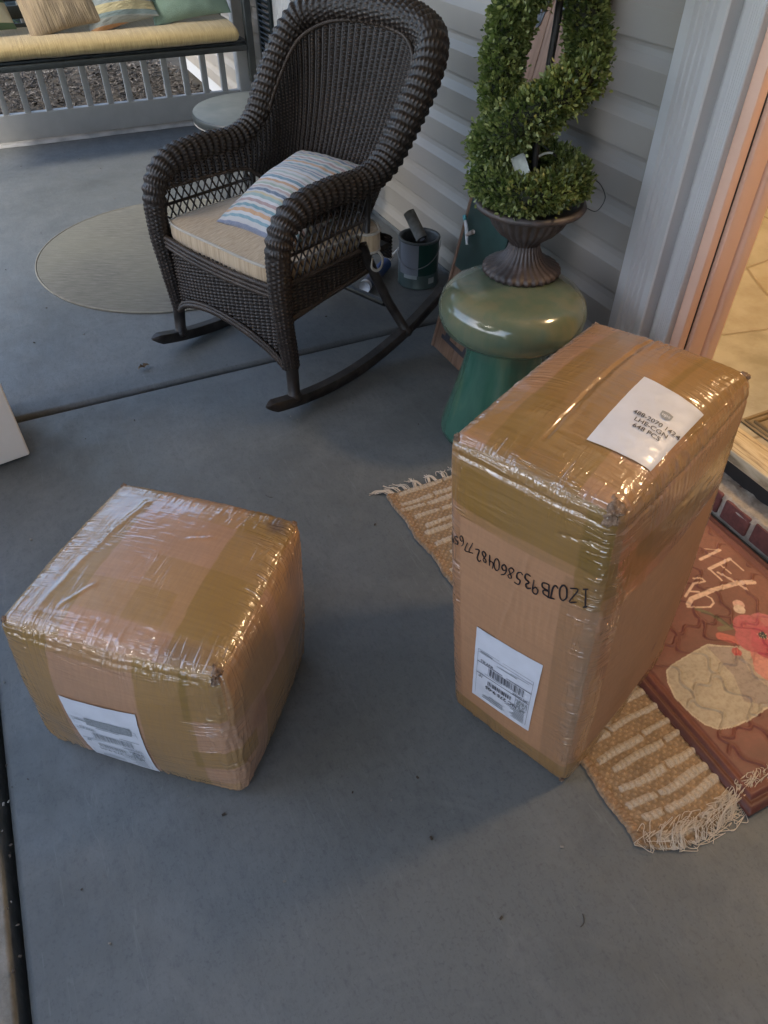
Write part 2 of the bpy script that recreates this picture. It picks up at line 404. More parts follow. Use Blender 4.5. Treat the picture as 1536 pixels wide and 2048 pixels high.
MAT_INW = simple('interior_wall_paint', (.72, .64, .52), .7, .04, 4, 0)
room = thing('interior_room', (3.5, 1, .16), 'warm painted room seen through the open doorway', 'room')
obj('wall', box(6.0, 6.1, -2.5, 5, .1, 2.6), MAT_INW, room, smooth=False); obj('wall', box(1.65, 6, 5, 5.1, .1, 2.6), MAT_INW, room, smooth=False)
obj('wall', box(1.65, 6, -2.6, -2.5, .1, 2.6), MAT_INW, room, smooth=False)
obj('wall', box(1.641, 1.65, 1.30, 5, .16, 2.6), MAT_INW, room, smooth=False); obj('wall', box(1.641, 1.65, -2.5, .19, .16, 2.6), MAT_INW, room, smooth=False)
obj('ceiling', box(1.641, 6.1, -2.6, 5.1, 2.601, 2.7), MAT_INW, room, smooth=False)
Ml = Mat('lamp_glow', (.9, .8, .6), .5); Ml.set('Emission Color', (1.0, .69, .40)); Ml.set('Emission Strength', 46.0)
a = np.linspace(0, math.pi/2, 8)
for (lx, ly, lbl) in ((2.45, .62, 'warm ceiling lamp nearest the open doorway'), (2.9, 2.6, 'warm ceiling lamp deeper in the room past the doorway')):
    lamp = thing('ceiling_lamp', (lx, ly, 2.56), lbl, 'lamp', 'ceiling lamps in the room')
    obj('lamp_shade', lathe([(.15*math.cos(t)+.001, -.07*math.sin(t)) for t in a[::-1]], (lx, ly, 2.56), 32), Ml.m, lamp)
    obj('lamp_base', lathe([(.001, .03), (.17, .03), (.17, .0), (.16, -.004)], (lx, ly, 2.56), 32), MAT_WHITE, lamp)

# brick step under the threshold
step = thing('brick_step', (1.47, .75, 0), 'red brick step with pale mortar under the door threshold', 'step')
Mb = Mat('step_brick', (.2, .07, .05), .85); Mb.set('Base Color', Mb.ramp(Mb.noise(35, 5, .7), [(.3, (.10, .035, .03)), (.6, (.17, .06, .048)), (.8, (.24, .10, .08))])); Mb.bump(Mb.noise(120, 4), .6, .003)
Mm = Mat('mortar', (.42, .38, .32), .95); Mm.set('Base Color', Mm.ramp(Mm.noise(40, 5, .7), [(.3, (.26, .23, .19)), (.7, (.48, .42, .34))])); Mm.bump(Mm.noise(90, 5, .7), .9, .006)
ys = np.arange(.1, 1.33, .1)
for i, y in enumerate(ys):
    obj('brick', box(1.428+.002*math.sin(i*2.3), 1.50, y, y+.086, .014, .078+.003*math.sin(i*1.7), .004), Mb.m, step)
nx, ny = 10, 220
A, Bv = np.meshgrid(np.linspace(1.434, 1.50, nx), np.linspace(.08, 1.34, ny), indexing='ij')
nz = fnoise(np.stack([A*40, Bv*30, A*0], -1), 9, 4)
A2 = A + np.where(A < 1.45, .010*nz-.004, 0)
Z = .083+.006*nz+.0*A; Z[0] = .066+.006*nz[0]
obj('mortar', (np.stack([A2, Bv, Z], -1).reshape(-1, 3), grid_faces(nx, ny)[:, ::-1].copy()), Mm.m, step)
obj('mortar', box(1.4345, 1.50, .08, 1.34, .0, .0775), Mm.m, step, smooth=False)
obj('sill_gap_shade', box(1.500, 1.58, .08, 1.30, .0, .127), MAT_BLACK, step, smooth=False)  # black block stands in for the shade under the sill
# indoor mat with mitred border
c0 = fl(1478, 838, .166)
im = thing('indoor_mat', (c0[0]+.3, c0[1]-.3, .161), 'brown ribbed mat with mitred border just inside the door', 'mat')
Mi = Mat('brown_mat', (.17, .12, .055), .6); Mi.set('Base Color', Mi.ramp(Mi.noise(20, 4), [(.3, (.13, .09, .045)), (.7, (.22, .16, .08))])); Mi.bump(Mi.noise(200), .3, .001)
x0, y1 = c0[0], c0[1]; x1, y0 = x0+.5, y1-.78
obj('mat_base', box(x0, x1, y0, y1, .1605, .1655, .002), Mi.m, im)
for d, h in ((.012, .004), (.03, .0055), (.075, .005), (.09, .004)):
    P = [(x0+d, y0+d), (x1-d, y0+d), (x1-d, y1-d), (x0+d, y1-d)]
    rs = []
    for k in range(4):
        a, b = P[k], P[(k+1) % 4]; rs.append(bar((*a, .166), (*b, .166), h, 8))
    obj('border_ridge', cat(*rs), Mi.m, im)

# ------------------------------------------------------------------ railing
rail = thing('porch_railing', (.5, RY, 0), 'white porch railing with square balusters behind the swing', 'railing')
obj('bottom_board', box(-.9, 1.40, RY, RY+.045, .002, .150, .004), MAT_WHITE, rail)
obj('top_rail', box(-.9, 1.40, RY-.02, RY+.06, .86, .90, .006), MAT_WHITE, rail)
bx = np.arange(.82-.118*14, 1.36, .118)
for x in bx: obj('baluster', box(x, x+.034, RY+.006, RY+.04, .150, .86, .002), MAT_WHITE, rail)
obj('post', box(1.401, 1.487, RY-.02, RY+.066, .0, 1.1, .005), MAT_WHITE, rail)
# small block standing by the foot of the railing
# mulch bed
def chips(n, xr, yr, z, s):
    c = np.stack([RNG.uniform(*xr, n), RNG.uniform(*yr, n), np.full(n, z)+RNG.uniform(0, .05, n)], 1)
    V = []; F = []
    base = np.array([(-1, -.3, 0), (1, -.22, 0), (.9, .25, .1), (-.8, .3, .1), (-.9, 0, .5), (.9, 0, .4)])
    ff = [(0, 1, 5, 4), (2, 3, 4, 5), (0, 4, 3), (1, 2, 5), (3, 2, 1, 0)]
    for i in range(n):
        R = Euler((random.uniform(-.5, .5), random.uniform(-.5, .5), random.uniform(0, 6.3))).to_matrix()
        k = s*random.uniform(.5, 1.5); V.append((base*[k, k*random.uniform(.5, 1.6), k*.5]) @ np.array(R).T + c[i])
        F += [[a+6*i for a in q] for q in ff]
    return np.vstack(V), F
Mc = Mat('mulch_chips', (.1, .07, .05), .9); oi = Mc.noise(9, 4, .8)
Mc.set('Base Color', Mc.ramp(Mc.noise(33, 2), [(.32, (.016, .013, .010)), (.5, (.05, .04, .03)), (.62, (.11, .095, .08)), (.75, (.22, .20, .17))]))
tag(obj('mulch', chips(9000, (-2.5, 1.45), (5.22, 7.6), -.16, .022), Mc.m, smooth=False), kind='stuff', label='wood chip mulch beyond the railing', cat='mulch')

# ------------------------------------------------------------------ parcels
class Parcel:
    """rounded, bulging parcel: corners bottom then top, order (s0t0, s1t0, s1t1, s0t1)"""
    def __init__(s,bot,top,r=.012,bulge=(.006,.012,.012)):
        s.c=np.array(bot+top,float).reshape(2,4,3)
        a=np.linalg.norm(s.c[:,1]-s.c[:,0],axis=-1).mean();b=np.linalg.norm(s.c[:,3]-s.c[:,0],axis=-1).mean();h=np.linalg.norm(s.c[1]-s.c[0],axis=-1).mean()
        s.L=np.array([a,b,h]);s.r=r;s.b=bulge
    def tri(s,q):
        u,v,w=[q[...,i:i+1]/s.L[i] for i in range(3)];c=s.c
        lo=c[0,0]*(1-u)*(1-v)+c[0,1]*u*(1-v)+c[0,2]*u*v+c[0,3]*(1-u)*v
        hi=c[1,0]*(1-u)*(1-v)+c[1,1]*u*(1-v)+c[1,2]*u*v+c[1,3]*(1-u)*v
        return lo*(1-w)+hi*w
    def q(s,face,a,b):
        L=s.L;z=np.zeros_like(a)
        d={'front':(a,z,b),'back':(L[0]-a,z+L[1],b),'right':(z+L[0],a,b),'left':(z,L[1]-a,b),'top':(a,b,z+L[2]),'bottom':(a,L[1]-b,z)}[face]
        return np.stack(d,-1)
    def surf(s,face,a,b,off=0.):
        a=np.asarray(a,float);b=np.asarray(b,float)
        q=s.q(face,a,b);L=s.L;r=s.r
        i=np.clip(q,r,L-r);d=q-i;n=np.linalg.norm(d,axis=-1,keepdims=True);n[n==0]=1
        q=i+d/n*r
        x=2*q/L-1;e=1-x**2;e=np.clip(e,0,1)
        bl=np.array(s.b)
        # bulge grows towards each face's middle
        q=q+np.stack([x[...,0]**3*bl[0]*(e[...,1]*e[...,2])**.7,x[...,1]**3*bl[1]*(e[...,0]*e[...,2])**.7,np.where(x[...,2]>0,x[...,2]**3*bl[2]*(e[...,0]*e[...,1])**.7,0)],-1)
        q=q+d/n*np.asarray(off,float)[...,None]
        return s.tri(q)
    def size(s,face):
        L=s.L
        return {'front':(L[0],L[2]),'back':(L[0],L[2]),'left':(L[1],L[2]),'right':(L[1],L[2]),'top':(L[0],L[1]),'bottom':(L[0],L[1])}[face]
def smooth01(x): x = np.clip(x, 0, 1); return x*x*(3-2*x)
def rect_mask(a, b, r, e=.0022, seed=0):
    """soft-edged tape rectangle (a0, a1, b0, b1) with slightly wandering edges"""
    w = .0022*fnoise(np.stack([a*25, b*25, a*0+seed], -1), seed, 2)
    return smooth01((a+w-r[0])/e+.5)*smooth01((r[1]-a+w)/e+.5)*smooth01((b+w-r[2])/e+.5)*smooth01((r[3]-b+w)/e+.5)
def mk_card():
    M = Mat('taped_cardboard', (.4, .25, .15), .8)
    col = M.attr('col'); tape = M.attr('tape', 'Fac')
    uv = M.n.new('ShaderNodeUVMap').outputs[0]
    fl_ = M.noise(1, 4, .6, vec=M.mapv(uv, (9, 160, 1)))
    sp = M.noise(1, 5, .7, vec=M.mapv(uv, (160, 22, 1)))
    c = M.mix(M.ramp(sp, [(.35, .22), (.6, 0)]), col, (.20, .13, .08), 'MIX')
    c = M.mix(.16, c, M.ramp(fl_, [(.35, (.28, .20, .12)), (.65, (.75, .6, .42))]), 'SOFT_LIGHT')
    M.set('Base Color', c)
    # film of parcel tape over the board: clear gloss with fine pulled creases
    wr = M.noise(1, 3, .5, vec=M.mapv(uv, (9, 120, 1), rot=(0, 0, .06)), dist=.4)
    wr2 = M.noise(1, 2, .5, vec=M.mapv(uv, (30, 30, 1)), dist=.8)
    rg = M.noise(1, 3, .5, vec=M.mapv(uv, (14, 14, 1)))
    h = M.math('ADD', M.math('MULTIPLY', M.ramp(wr, [(.56, 0), (.66, 1)]), .5), M.math('MULTIPLY', wr2, .8))
    cr = M.noise(1, 2, .5, vec=M.mapv(uv, (6, 58, 1), rot=(0, 0, -.10)), dist=.5); cr2 = M.noise(1, 2, .5, vec=M.mapv(uv, (58, 7, 1), rot=(0, 0, .08)), dist=.5)
    zn = M.noise(1, 2, .5, vec=M.mapv(uv, (9, 9, 1)))
    h = M.math('ADD', h, M.math('MULTIPLY', M.ramp(cr, [(.38, 0), (.47, 1), (.50, 1), (.60, 0)]), M.ramp(zn, [(.42, 0), (.56, 1.0)])))
    h = M.math('ADD', h, M.math('MULTIPLY', M.ramp(cr2, [(.40, 0), (.48, 1), (.5, 1), (.58, 0)]), M.ramp(zn, [(.44, .8), (.56, 0)])))
    h = M.math('MULTIPLY', h, M.attr('wrinkle', 'Fac'))
    n = M.bump(h, .3, .0015)
    n2 = M.n.new('ShaderNodeBump'); M.l.new(h, n2.inputs['Height']); n2.inputs['Strength'].default_value = 1.0; n2.inputs['Distance'].default_value = .0016
    M.l.new(n2.outputs[0], M.b.inputs['Coat Normal'])
    M.set('Coat Weight', tape); M.set('Coat IOR', 1.9); M.set('Coat Roughness', M.ramp(rg, [(.35, .03), (.7, .14)]))
    M.set('Roughness', M.math('SUBTRACT', .82, M.math('MULTIPLY', tape, .38))); M.set('Specular IOR Level', .45)
    return M.m
MAT_CARD = mk_card()
FACES = ['front', 'right', 'back', 'left', 'top', 'bottom']
def parcel_mesh(P, tapes, seed, creases=(), res=.0026, wr=.0011, stains=(), base=(.40, .21, .105)):
    VV, FF, UU, CC, TT, GG = [], [], [], [], [], []; n0 = 0
    for fi, fc in enumerate(FACES):
        w, h = P.size(fc); k = 1 if fc in ('front', 'right', 'top') else 3
        na, nb = int(w/res/k), int(h/res/k)
        A, B = np.meshgrid(np.linspace(0, w, na), np.linspace(0, h, nb), indexing='ij')
        X = P.surf(fc, A, B); X1 = P.surf(fc, A, B, .001); N = (X1-X)/.001
        tp = np.zeros_like(A); col = np.ones(A.shape+(3,))*np.array(base)
        col *= (1+.10*fnoise(np.stack([A*7, B*7, A*0+fi*9+seed], -1), seed, 4))[..., None]
        for j, (f_, r, tint) in enumerate(tapes):
            if f_ != fc: continue
            mk = rect_mask(A, B, r, seed=seed*13+j)
            tp = np.maximum(tp, mk)
            col = col*(1-mk[..., None]*(1-np.array(tint)))
        for (f_, a0, b0, ra, rb, c_, am) in stains:
            if f_ == fc:
                d = np.hypot((A-a0)/ra, (B-b0)/rb)+.35*fnoise(np.stack([A*60, B*60, A*0], -1), 5, 3)
                mk = am*smooth01(1.2-d)[..., None]; col = col*(1-mk)+np.array(c_)*mk
        # board creases, puckered tape and the softened, crushed edges
        ed = np.minimum(np.minimum(A, w-A), np.minimum(B, h-B))
        corner = np.minimum(A, w-A)+np.minimum(B, h-B)
        d = .0011*fnoise(X*22, seed+3, 3)
        rid = lambda q: np.clip(1-np.abs(q)*3.2, 0, 1)**2-.25
        wx = .012*fnoise(X*14, seed+8, 2)
        st = rid(fnoise(np.stack([A*9+wx*30, (B+wx)*62, A*0+fi], -1), seed+5, 2)); st2 = rid(fnoise(np.stack([(A+wx)*62, B*8+wx*30, A*0+fi], -1), seed+6, 2))
        zone = smooth01(.5+1.3*fnoise(X*8, seed+12, 2))
        if fc == 'top': pk = st*.6+st2*.5
        else: pk = st2*.9+st*.4
        d = d + wr*pk*np.clip(1.15-ed/.06, .12, 1.0)*(.25+.75*tp)*(.25+.75*zone)*smooth01(ed/.008)
        d = d - .0035*np.exp(-(corner/.02)**2)*(1+.6*vnoise(X*90, 4))*smooth01(ed/.0015+.2)
        for (f_, p, q, dep, wd) in creases:
            if f_ != fc: continue
            p, q = np.array(p), np.array(q); L = np.linalg.norm(q-p); u = (q-p)/L
            al = (A-p[0])*u[0]+(B-p[1])*u[1]; pe = (A-p[0])*-u[1]+(B-p[1])*u[0]+.002*fnoise(np.stack([al*40, al*0, al*0], -1), 8, 3)
            d = d + dep*np.exp(-(pe/wd)**2)*smooth01(al/.02+.5)*smooth01((L-al)/.02+.5)
        X = X+N*d[..., None]
        VV.append(X.reshape(-1, 3)); FF.append(grid_faces(na, nb)+n0); n0 += na*nb
        UU.append(np.stack([A+fi*3, B], -1).reshape(-1, 2)); CC.append(np.clip(col, 0, 1).reshape(-1, 3)); TT.append((tp*np.clip(.15+1.0*np.clip(1.1-ed/.055, 0, 1)+.9*fnoise(X*9+3, seed+20, 2), .06, 1.2)).reshape(-1)); GG.append(tp.reshape(-1))
    return (np.vstack(VV), np.vstack(FF)), np.vstack(UU), np.vstack(CC), (np.concatenate(GG), np.concatenate(TT))
T1 = (.76, .78, .44); T2 = (.90, .90, .68); T3 = (.97, .93, .90)
def on(P, face, v2, a0, b0, ax, off):
    """carry flat 2-D drawing v2 (x, y) onto a parcel face: origin (a0, b0), x axis ax = (dx, dy) unit"""
    v2 = np.asarray(v2)[:, :2]; ax = np.array(ax, float); ay = np.array([-ax[1], ax[0]])
    q = np.array([a0, b0])+v2[:, :1]*ax+v2[:, 1:2]*ay
    return P.surf(face, q[:, 0], q[:, 1], off)
def rect2(x0, x1, y0, y1, nx=2, ny=2):
    X, Y = np.meshgrid(np.linspace(x0, x1, nx), np.linspace(y0, y1, ny), indexing='ij')
    return np.stack([X.ravel(), Y.ravel()], 1), [list(q) for q in grid_faces(nx, ny)]
def tri2(v, f, maxlen=.01): return v, f
MAT_LABEL = simple('label_paper', (.60, .62, .68), .45, .05, 30, .25, .0006, Coat_Weight=.3, Coat_Roughness=.15)
MAT_INK = simple('label_ink', (.035, .035, .045), .5, .2, 200, 0)
MAT_GREYINK = simple('grey_print', (.24, .26, .28), .5, .2, 300, 0)
MAT_MARKER = simple('marker_ink', (.012, .01, .014), .4, .2, 100, 0)
def label(P, face, corners, parent, off=.0022, name='shipping_label'):
    """paper sheet through four face points (bl, br, tr, tl); returns mapper from unit sheet to the face"""
    c = np.array(corners, float)
    def mp(v2, o):
        u = v2[:, :1]; v = v2[:, 1:2]
        q = c[0]*(1-u)*(1-v)+c[1]*u*(1-v)+c[2]*u*v+c[3]*(1-u)*v
        return P.surf(face, q[:, 0], q[:, 1], o)
    U, Vv = np.meshgrid(np.linspace(0, 1, 40), np.linspace(0, 1, 50), indexing='ij')
    p2 = np.stack([U.ravel(), Vv.ravel()], 1)
    wv = .0006*fnoise(np.stack([U.ravel()*7, Vv.ravel()*16, U.ravel()*0], -1), 3, 3)
    X = mp(p2, off); Nn = (mp(p2, off+.001)-X)/.001
    lab = obj(name, (X+Nn*wv[:, None], grid_faces(40, 50)), MAT_LABEL, parent)
    return mp, lab
def printed(mp, shapes, off, name, mat, parent):
    vs = []
    for v, f in shapes: vs.append((mp(np.asarray(v)[:, :2], off), f))
    return obj(name, cat(*vs), mat, parent, smooth=False)
def bars(x0, x1, y0, y1, n, seed, fill=.5):
    r = random.Random(seed); w = [r.choice([1, 1, 2, 3]) for _ in range(2*n)]; t = sum(w); x = x0; out = []
    for i, q in enumerate(w):
        d = (x1-x0)*q/t
        if i % 2 == 0: out.append(rect2(x, x+d, y0, y1))
        x += d
    return out
def textbox(s, x, y, h, asp, bold=0.0, ax='CENTER'):
    v, f = text_mesh(s, 1.0, bold, ax); v = v[:, :2]*np.array([h*asp, h])+np.array([x, y]); return v, f
def label_print(mp, lab, off, faint=False, asp=1.55):
    """carrier label artwork, in sheet units; the sheet is stuck on upside down so it is drawn that way round"""
    rot = lambda sh: [(1-np.asarray(v)[:, :2], f) for v, f in sh]
    L = []
    ln = lambda x0, x1, y, t=.004: rect2(x0, x1, y-t/2, y+t/2)
    # upright design: address block on top, barcode rows below, blank foot
    L += [ln(.06, .94, .60, .008), ln(.06, .94, .435, .008), ln(.06, .94, .30, .004), rect2(.06, .064, .26, .93), rect2(.936, .94, .26, .93), ln(.06, .94, .262, .003), rect2(.27, .274, .60, .80)]
    L += bars(.34, .74, .64, .70, 22, 3); L += bars(.17, .76, .445, .545, 34, 5)
    L += [textbox('NC 275 9-05', .50, .745, .065, asp, .02), textbox('1P', .86, .63, .05, asp, .02), textbox('UPS SAVER', .20, .575, .035, asp, .01), textbox('INV-RS', .78, .40, .045, asp, .015)]
    G = []
    r = random.Random(4)
    for i in range(7): G.append(ln(.10, .10+r.uniform(.16, .34), .925-.022*i, .009))
    for i in range(3): G.append(ln(.45, .45+r.uniform(.2, .4), .93-.03*i, .012))
    for i in range(16):
        for j in range(9):
            if r.random() < .5: G.append(rect2(.08+.0115*i, .0915+.0115*i, .62+.018*j, .638+.018*j))
    G += [ln(.30, .62, .345, .009), ln(.12, .40, .325, .006), ln(.7, .9, .28, .012), ln(.5, .8, .56, .006)]
    if faint:
        G.append(rect2(.12, .74, .22, .33))
    printed(mp, rot(L), off, 'label_print', MAT_INK if not faint else MAT_GREYINK, lab)
    printed(mp, rot(G), off, 'label_print', MAT_GREYINK, lab)
def torn(P, face, a, b, size, parent, seed, cup=1.0):
    """crumpled, torn flap of board at a corner"""
    r = np.random.default_rng(seed); n = 14
    U, Vv = np.meshgrid(np.linspace(-1, 1, n), np.linspace(-1, 1, n), indexing='ij')
    size = size*.85; rr = 1+.45*fnoise(np.stack([np.arctan2(U, Vv)*1.2, U*0, U*0+seed], -1), seed, 3)
    X = P.surf(face, a+U*size*rr, b+Vv*size*rr, .001)
    N = P.surf(face, a+U*size*rr, b+Vv*size*rr, .002)-X; N /= np.linalg.norm(N, axis=-1, keepdims=True)+1e-9
    d = .0035*cup*1.5*(np.abs(fnoise(np.stack([U*2.3, Vv*2.3, U*0+seed], -1), seed, 3)))*2-.0012
    edge = smooth01((np.maximum(np.abs(U), np.abs(Vv))-.75)/.25)
    X = X+N*(d*(1-edge)-.003*edge)[..., None]
    return obj('crushed_corner', (X.reshape(-1, 3), grid_faces(n, n)), MAT_TORN, parent)
Mt = Mat('torn_cardboard', (.25, .16, .10), .9); Mt.set('Base Color', Mt.ramp(Mt.noise(90, 5, .7), [(.32, (.05, .030, .020)), (.5, (.19, .12, .078)), (.7, (.36, .25, .17))])); Mt.bump(Mt.noise(220, 4), .7, .003); MAT_TORN = Mt.m

# small cube-shaped parcel
P1 = Parcel([(*fl(96, 1474)[:2], 0), (*fl(491, 1594)[:2], 0), (.262, .955, 0), (-.03, 1.235, 0)], [(-.274, 1.004, .350), (.050, .716, .354), (.301, 1.014, .352), (.0, 1.296, .346)], .021, (.028, .032, .030))
b1 = thing('cardboard_box', (.02, 1.0, 0), 'squat cube-shaped cardboard box wrapped in shiny tape, standing left of the tall box', 'box', 'taped cardboard parcels on the porch floor')
tp1 = [('top', (-1, .125, -1, 1), T1), ('top', (.33, 1, -1, 1), T1), ('top', (-1, 1, .30, 1), T2), ('top', (-1, .30, .055, .12), T2), ('top', (.22, 1, .05, .19), T2), ('top', (-1, 1, -1, 1), T3),
       ('front', (-1, .105, -1, 1), T1), ('front', (.275, .375, -1, 1), T1), ('front', (-1, 1, .325, 1), T2), ('front', (.36, 1, .24, 1), T1), ('front', (.29, 1, -.01, .045), T2), ('front', (.36, 1, .095, .15), T1), ('front', (-1, 1, -1, 1), T3),
       ('right', (-1, .17, .22, 1), T2), ('right', (-1, .06, .095, .15), T1), ('right', (.1, 1, -1, .2), T1), ('right', (.2, 1, -1, 1), T2), ('right', (-1, 1, -1, 1), T3), ('left', (-1, 1, -1, 1), T2), ('back', (-1, 1, -1, 1), T2)]
st1 = [('top', .36, .02, .07, .03, (.16, .09, .06), .5), ('right', .3, .28, .05, .1, (.22, .11, .06), .6), ('top', .40, .345, .03, .03, (.10, .06, .04), .9), ('right', .08, .17, .05, .04, (.25, .11, .07), .5)]
cr1 = [('top', (.06, .02), (.11, .33), .0014, .008), ('top', (.02, .03), (.40, .05), -.0012, .004), ('front', (.03, .337), (.40, .335), -.003, .003), ('top', (.25, .24), (.30, .26), .002, .004), ('top', (.1, .05), (.14, .10), .002, .004)]
vf, uv, col, tpm = parcel_mesh(P1, tp1, 3, cr1, wr=.0034, stains=st1, base=(.43, .25, .150))
obj('carton', vf, MAT_CARD, b1, uv=uv, attrs={'col': col, 'tape': tpm[0], 'wrinkle': tpm[1]}, merge=2e-5)
for (f_, a, b, s_, sd) in (('top', P1.L[0]-.009, .008, .014, 3), ('top', P1.L[0]-.007, P1.L[1]-.007, .012, 5), ('top', .007, P1.L[1]-.007, .011, 8), ('top', .006, .007, .010, 9), ('front', P1.L[0]-.007, P1.L[2]-.008, .012, 12)): torn(P1, f_, a, b, s_, b1, sd)
mp, lab = label(P1, 'front', [(.128, .026), (.268, .026), (.270, .234), (.110, .222)], b1)
label_print(mp, lab, .0040, faint=True)

# tall parcel
P2 = Parcel([(.501, .699, 0), (.607, .443, 0), (.985, .60, 0), (.88, .86, 0)], [(.467, .754, .687), (.590, .494, .690), (1.020, .676, .695), (.888, .948, .692)], .020, (.020, .012, .036))
b2 = thing('cardboard_box', (.74, .65, 0), 'tall upright cardboard box with handwriting and white labels, partly on the woven rug', 'box', 'taped cardboard parcels on the porch floor')
tp2 = [('top', (.058, .215, -1, 1), T1), ('top', (-1, 1, .035, .085), T2), ('top', (.10, .2, -1, 1), T3), ('top', (-1, .12, .02, .14), T2), ('top', (.205, 1, .2, 1), T1), ('top', (-1, 1, .37, 1), T2), ('top', (-1, 1, -1, 1), T3),
       ('front', (-1, 1, .575, 1), T1), ('front', (.02, 1, .555, .66), T2), ('front', (.235, 1, .5, 1), T1), ('front', (-1, 1, -1, .06), T1), ('front', (-1, .028, -1, 1), T3), ('front', (.22, 1, -1, .55), (.9, .88, .78)),
       ('right', (-1, 1, .525, .60), T1), ('right', (-1, .11, .49, 1), T2), ('right', (-1, 1, .665, 1), T2), ('right', (-1, 1, -1, .07), T1), ('right', (-1, .05, -1, 1), T3), ('right', (.395, 1, -1, .5), T2), ('right', (-1, 1, .5, 1), T3)]
st2 = [('right', .16, .16, .06, .12, (.25, .13, .06), .35), ('front', .28, .3, .03, .25, (.24, .18, .13), .55), ('right', .1, .05, .1, .05, (.22, .14, .07), .5), ('right', .28, .18, .012, .016, (.2, .1, .07), .7)]
cr2 = [('top', (.128, .06), (.120, .43), -.0035, .003), ('top', (.137, .10), (.128, .43), .0012, .005), ('front', (.01, .672), (.26, .668), -.004, .004), ('front', (.10, .25), (.16, .55), .0015, .004), ('front', (.13, .10), (.13, .30), .001, .003),
       ('front', (.20, .62), (.27, .635), -.003, .003), ('right', (.01, .66), (.42, .66), -.002, .004)]
for k in range(9): cr2.append(('front', (.15+.014*k, .36), (.15+.014*k, .47), .0009, .003))
for k in range(26): cr2.append(('right', (.09+.013*k, .60), (.092+.013*k, .675), .0013, .003))
vf, uv, col, tpm = parcel_mesh(P2, tp2, 11, cr2, wr=.0030, stains=st2, base=(.37, .20, .108))
obj('carton', vf, MAT_CARD, b2, uv=uv, attrs={'col': col, 'tape': tpm[0], 'wrinkle': tpm[1]}, merge=2e-5)
for (f_, a, b, s_, sd) in (('top', P2.L[0]-.011, .010, .018, 3), ('top', P2.L[0]-.007, P2.L[1]-.008, .014, 5), ('top', .007, P2.L[1]-.008, .012, 8), ('top', .007, .007, .012, 9), ('front', P2.L[0]-.010, P2.L[2]-.010, .015, 12), ('front', P2.L[0]-.008, .009, .010, 15)): torn(P2, f_, a, b, s_, b2, sd)
mp, lab = label(P2, 'front', [(.0577, .101), (.1935, .1084), (.2073, .3252), (.069, .3172)], b2)
label_print(mp, lab, .0040)
mp, lab = label(P2, 'top', [(.178, .085), (.270, .098), (.270, .262), (.172, .2645)], b2, name='address_label')
def topmap(v2, o):
    v2 = np.asarray(v2)[:, :2]; a0, b0 = .1998, .1773; ax = np.array([.0694, .0062]); L = np.hypot(*ax); ax /= L; ay = np.array([-ax[1], ax[0]])
    q = np.array([a0, b0])+v2[:, :1]*ax+v2[:, 1:2]*ay; return P2.surf('top', q[:, 0], q[:, 1], o)
T = [textbox('488-2070 1424', .035, -.001, .0125, .92, .012), textbox('LHE-CGN', .0325, -.0145, .0125, .95, .012), textbox('648 PCS', .031, -.0275, .0125, .95, .012)]
for t_ in T: printed(topmap, [t_], .0036, 'label_print', MAT_INK, lab)
a = np.linspace(0, math.pi, 12)
sh = [(-.0085, .007), (-.0085, -.001)] + [(-.0085*math.cos(t)*(1-.0*t), -.001-.0075*math.sin(t)) for t in a[1:-1]] + [(.0085, -.001), (.0085, .007), (0, .009)]
sv = np.array(sh)+np.array([.040, .023]); printed(topmap, [(sv, [list(range(len(sh)))[::-1]])], .0035, 'shield_emblem', MAT_GREYINK, lab)
printed(topmap, [textbox('ups', .040, .0232, .0095, .95, .02)], .0040, 'label_print', MAT_LABEL, lab)
# handwriting (parcel stands upside down, so the writing does too)
GL = {'1': [[(.35, .95), (.5, 1), (.42, 0)], [(.2, 0), (.7, .02)], [(.3, .98), (.75, 1)]], 'Z': [[(.1, .95), (.8, 1), (.1, .05), (.85, .0)]], '0': [[(.5, 1), (.15, .75), (.2, .2), (.55, 0), (.85, .3), (.8, .8), (.5, 1)]],
      'J': [[(.15, .95), (.9, 1)], [(.55, 1), (.6, .25), (.4, 0), (.1, .15)]], 'B': [[(.15, 0), (.15, 1)], [(.15, 1), (.75, .9), (.7, .6), (.2, .52), (.85, .4), (.8, .05), (.15, 0)]],
      '9': [[(.8, .75), (.5, .5), (.2, .7), (.35, 1), (.75, .95), (.8, .6), (.75, 0)]], '3': [[(.15, .9), (.6, 1), (.75, .75), (.35, .55), (.8, .35), (.6, .02), (.1, .1)]],
      '5': [[(.8, 1), (.25, .95), (.2, .6), (.65, .55), (.75, .2), (.4, 0), (.1, .1)]], '8': [[(.7, .8), (.45, 1), (.2, .8), (.75, .3), (.5, 0), (.15, .2), (.7, .8)]],
      '6': [[(.75, .95), (.3, .7), (.15, .3), (.45, 0), (.8, .25), (.55, .5), (.2, .3)]], '4': [[(.25, 1), (.15, .5), (.8, .48)], [(.7, .9), (.65, 0)]], '2': [[(.15, .8), (.5, 1), (.75, .75), (.15, 0), (.85, .05)]],
      '7': [[(.1, .95), (.8, 1), (.35, 0)]]}
hp, _ = spline([(.262, .5265), (.2534, .5216), (.2227, .5116), (.1886, .5024), (.1525, .4966), (.1174, .4951), (.0898, .4955), (.0641, .497), (.0382, .497), (.004, .494)], 200)
txt = '1Z0JB935860482A7659'.replace('A', '7'); strokes = []
x = 0.0; Ltot = .256
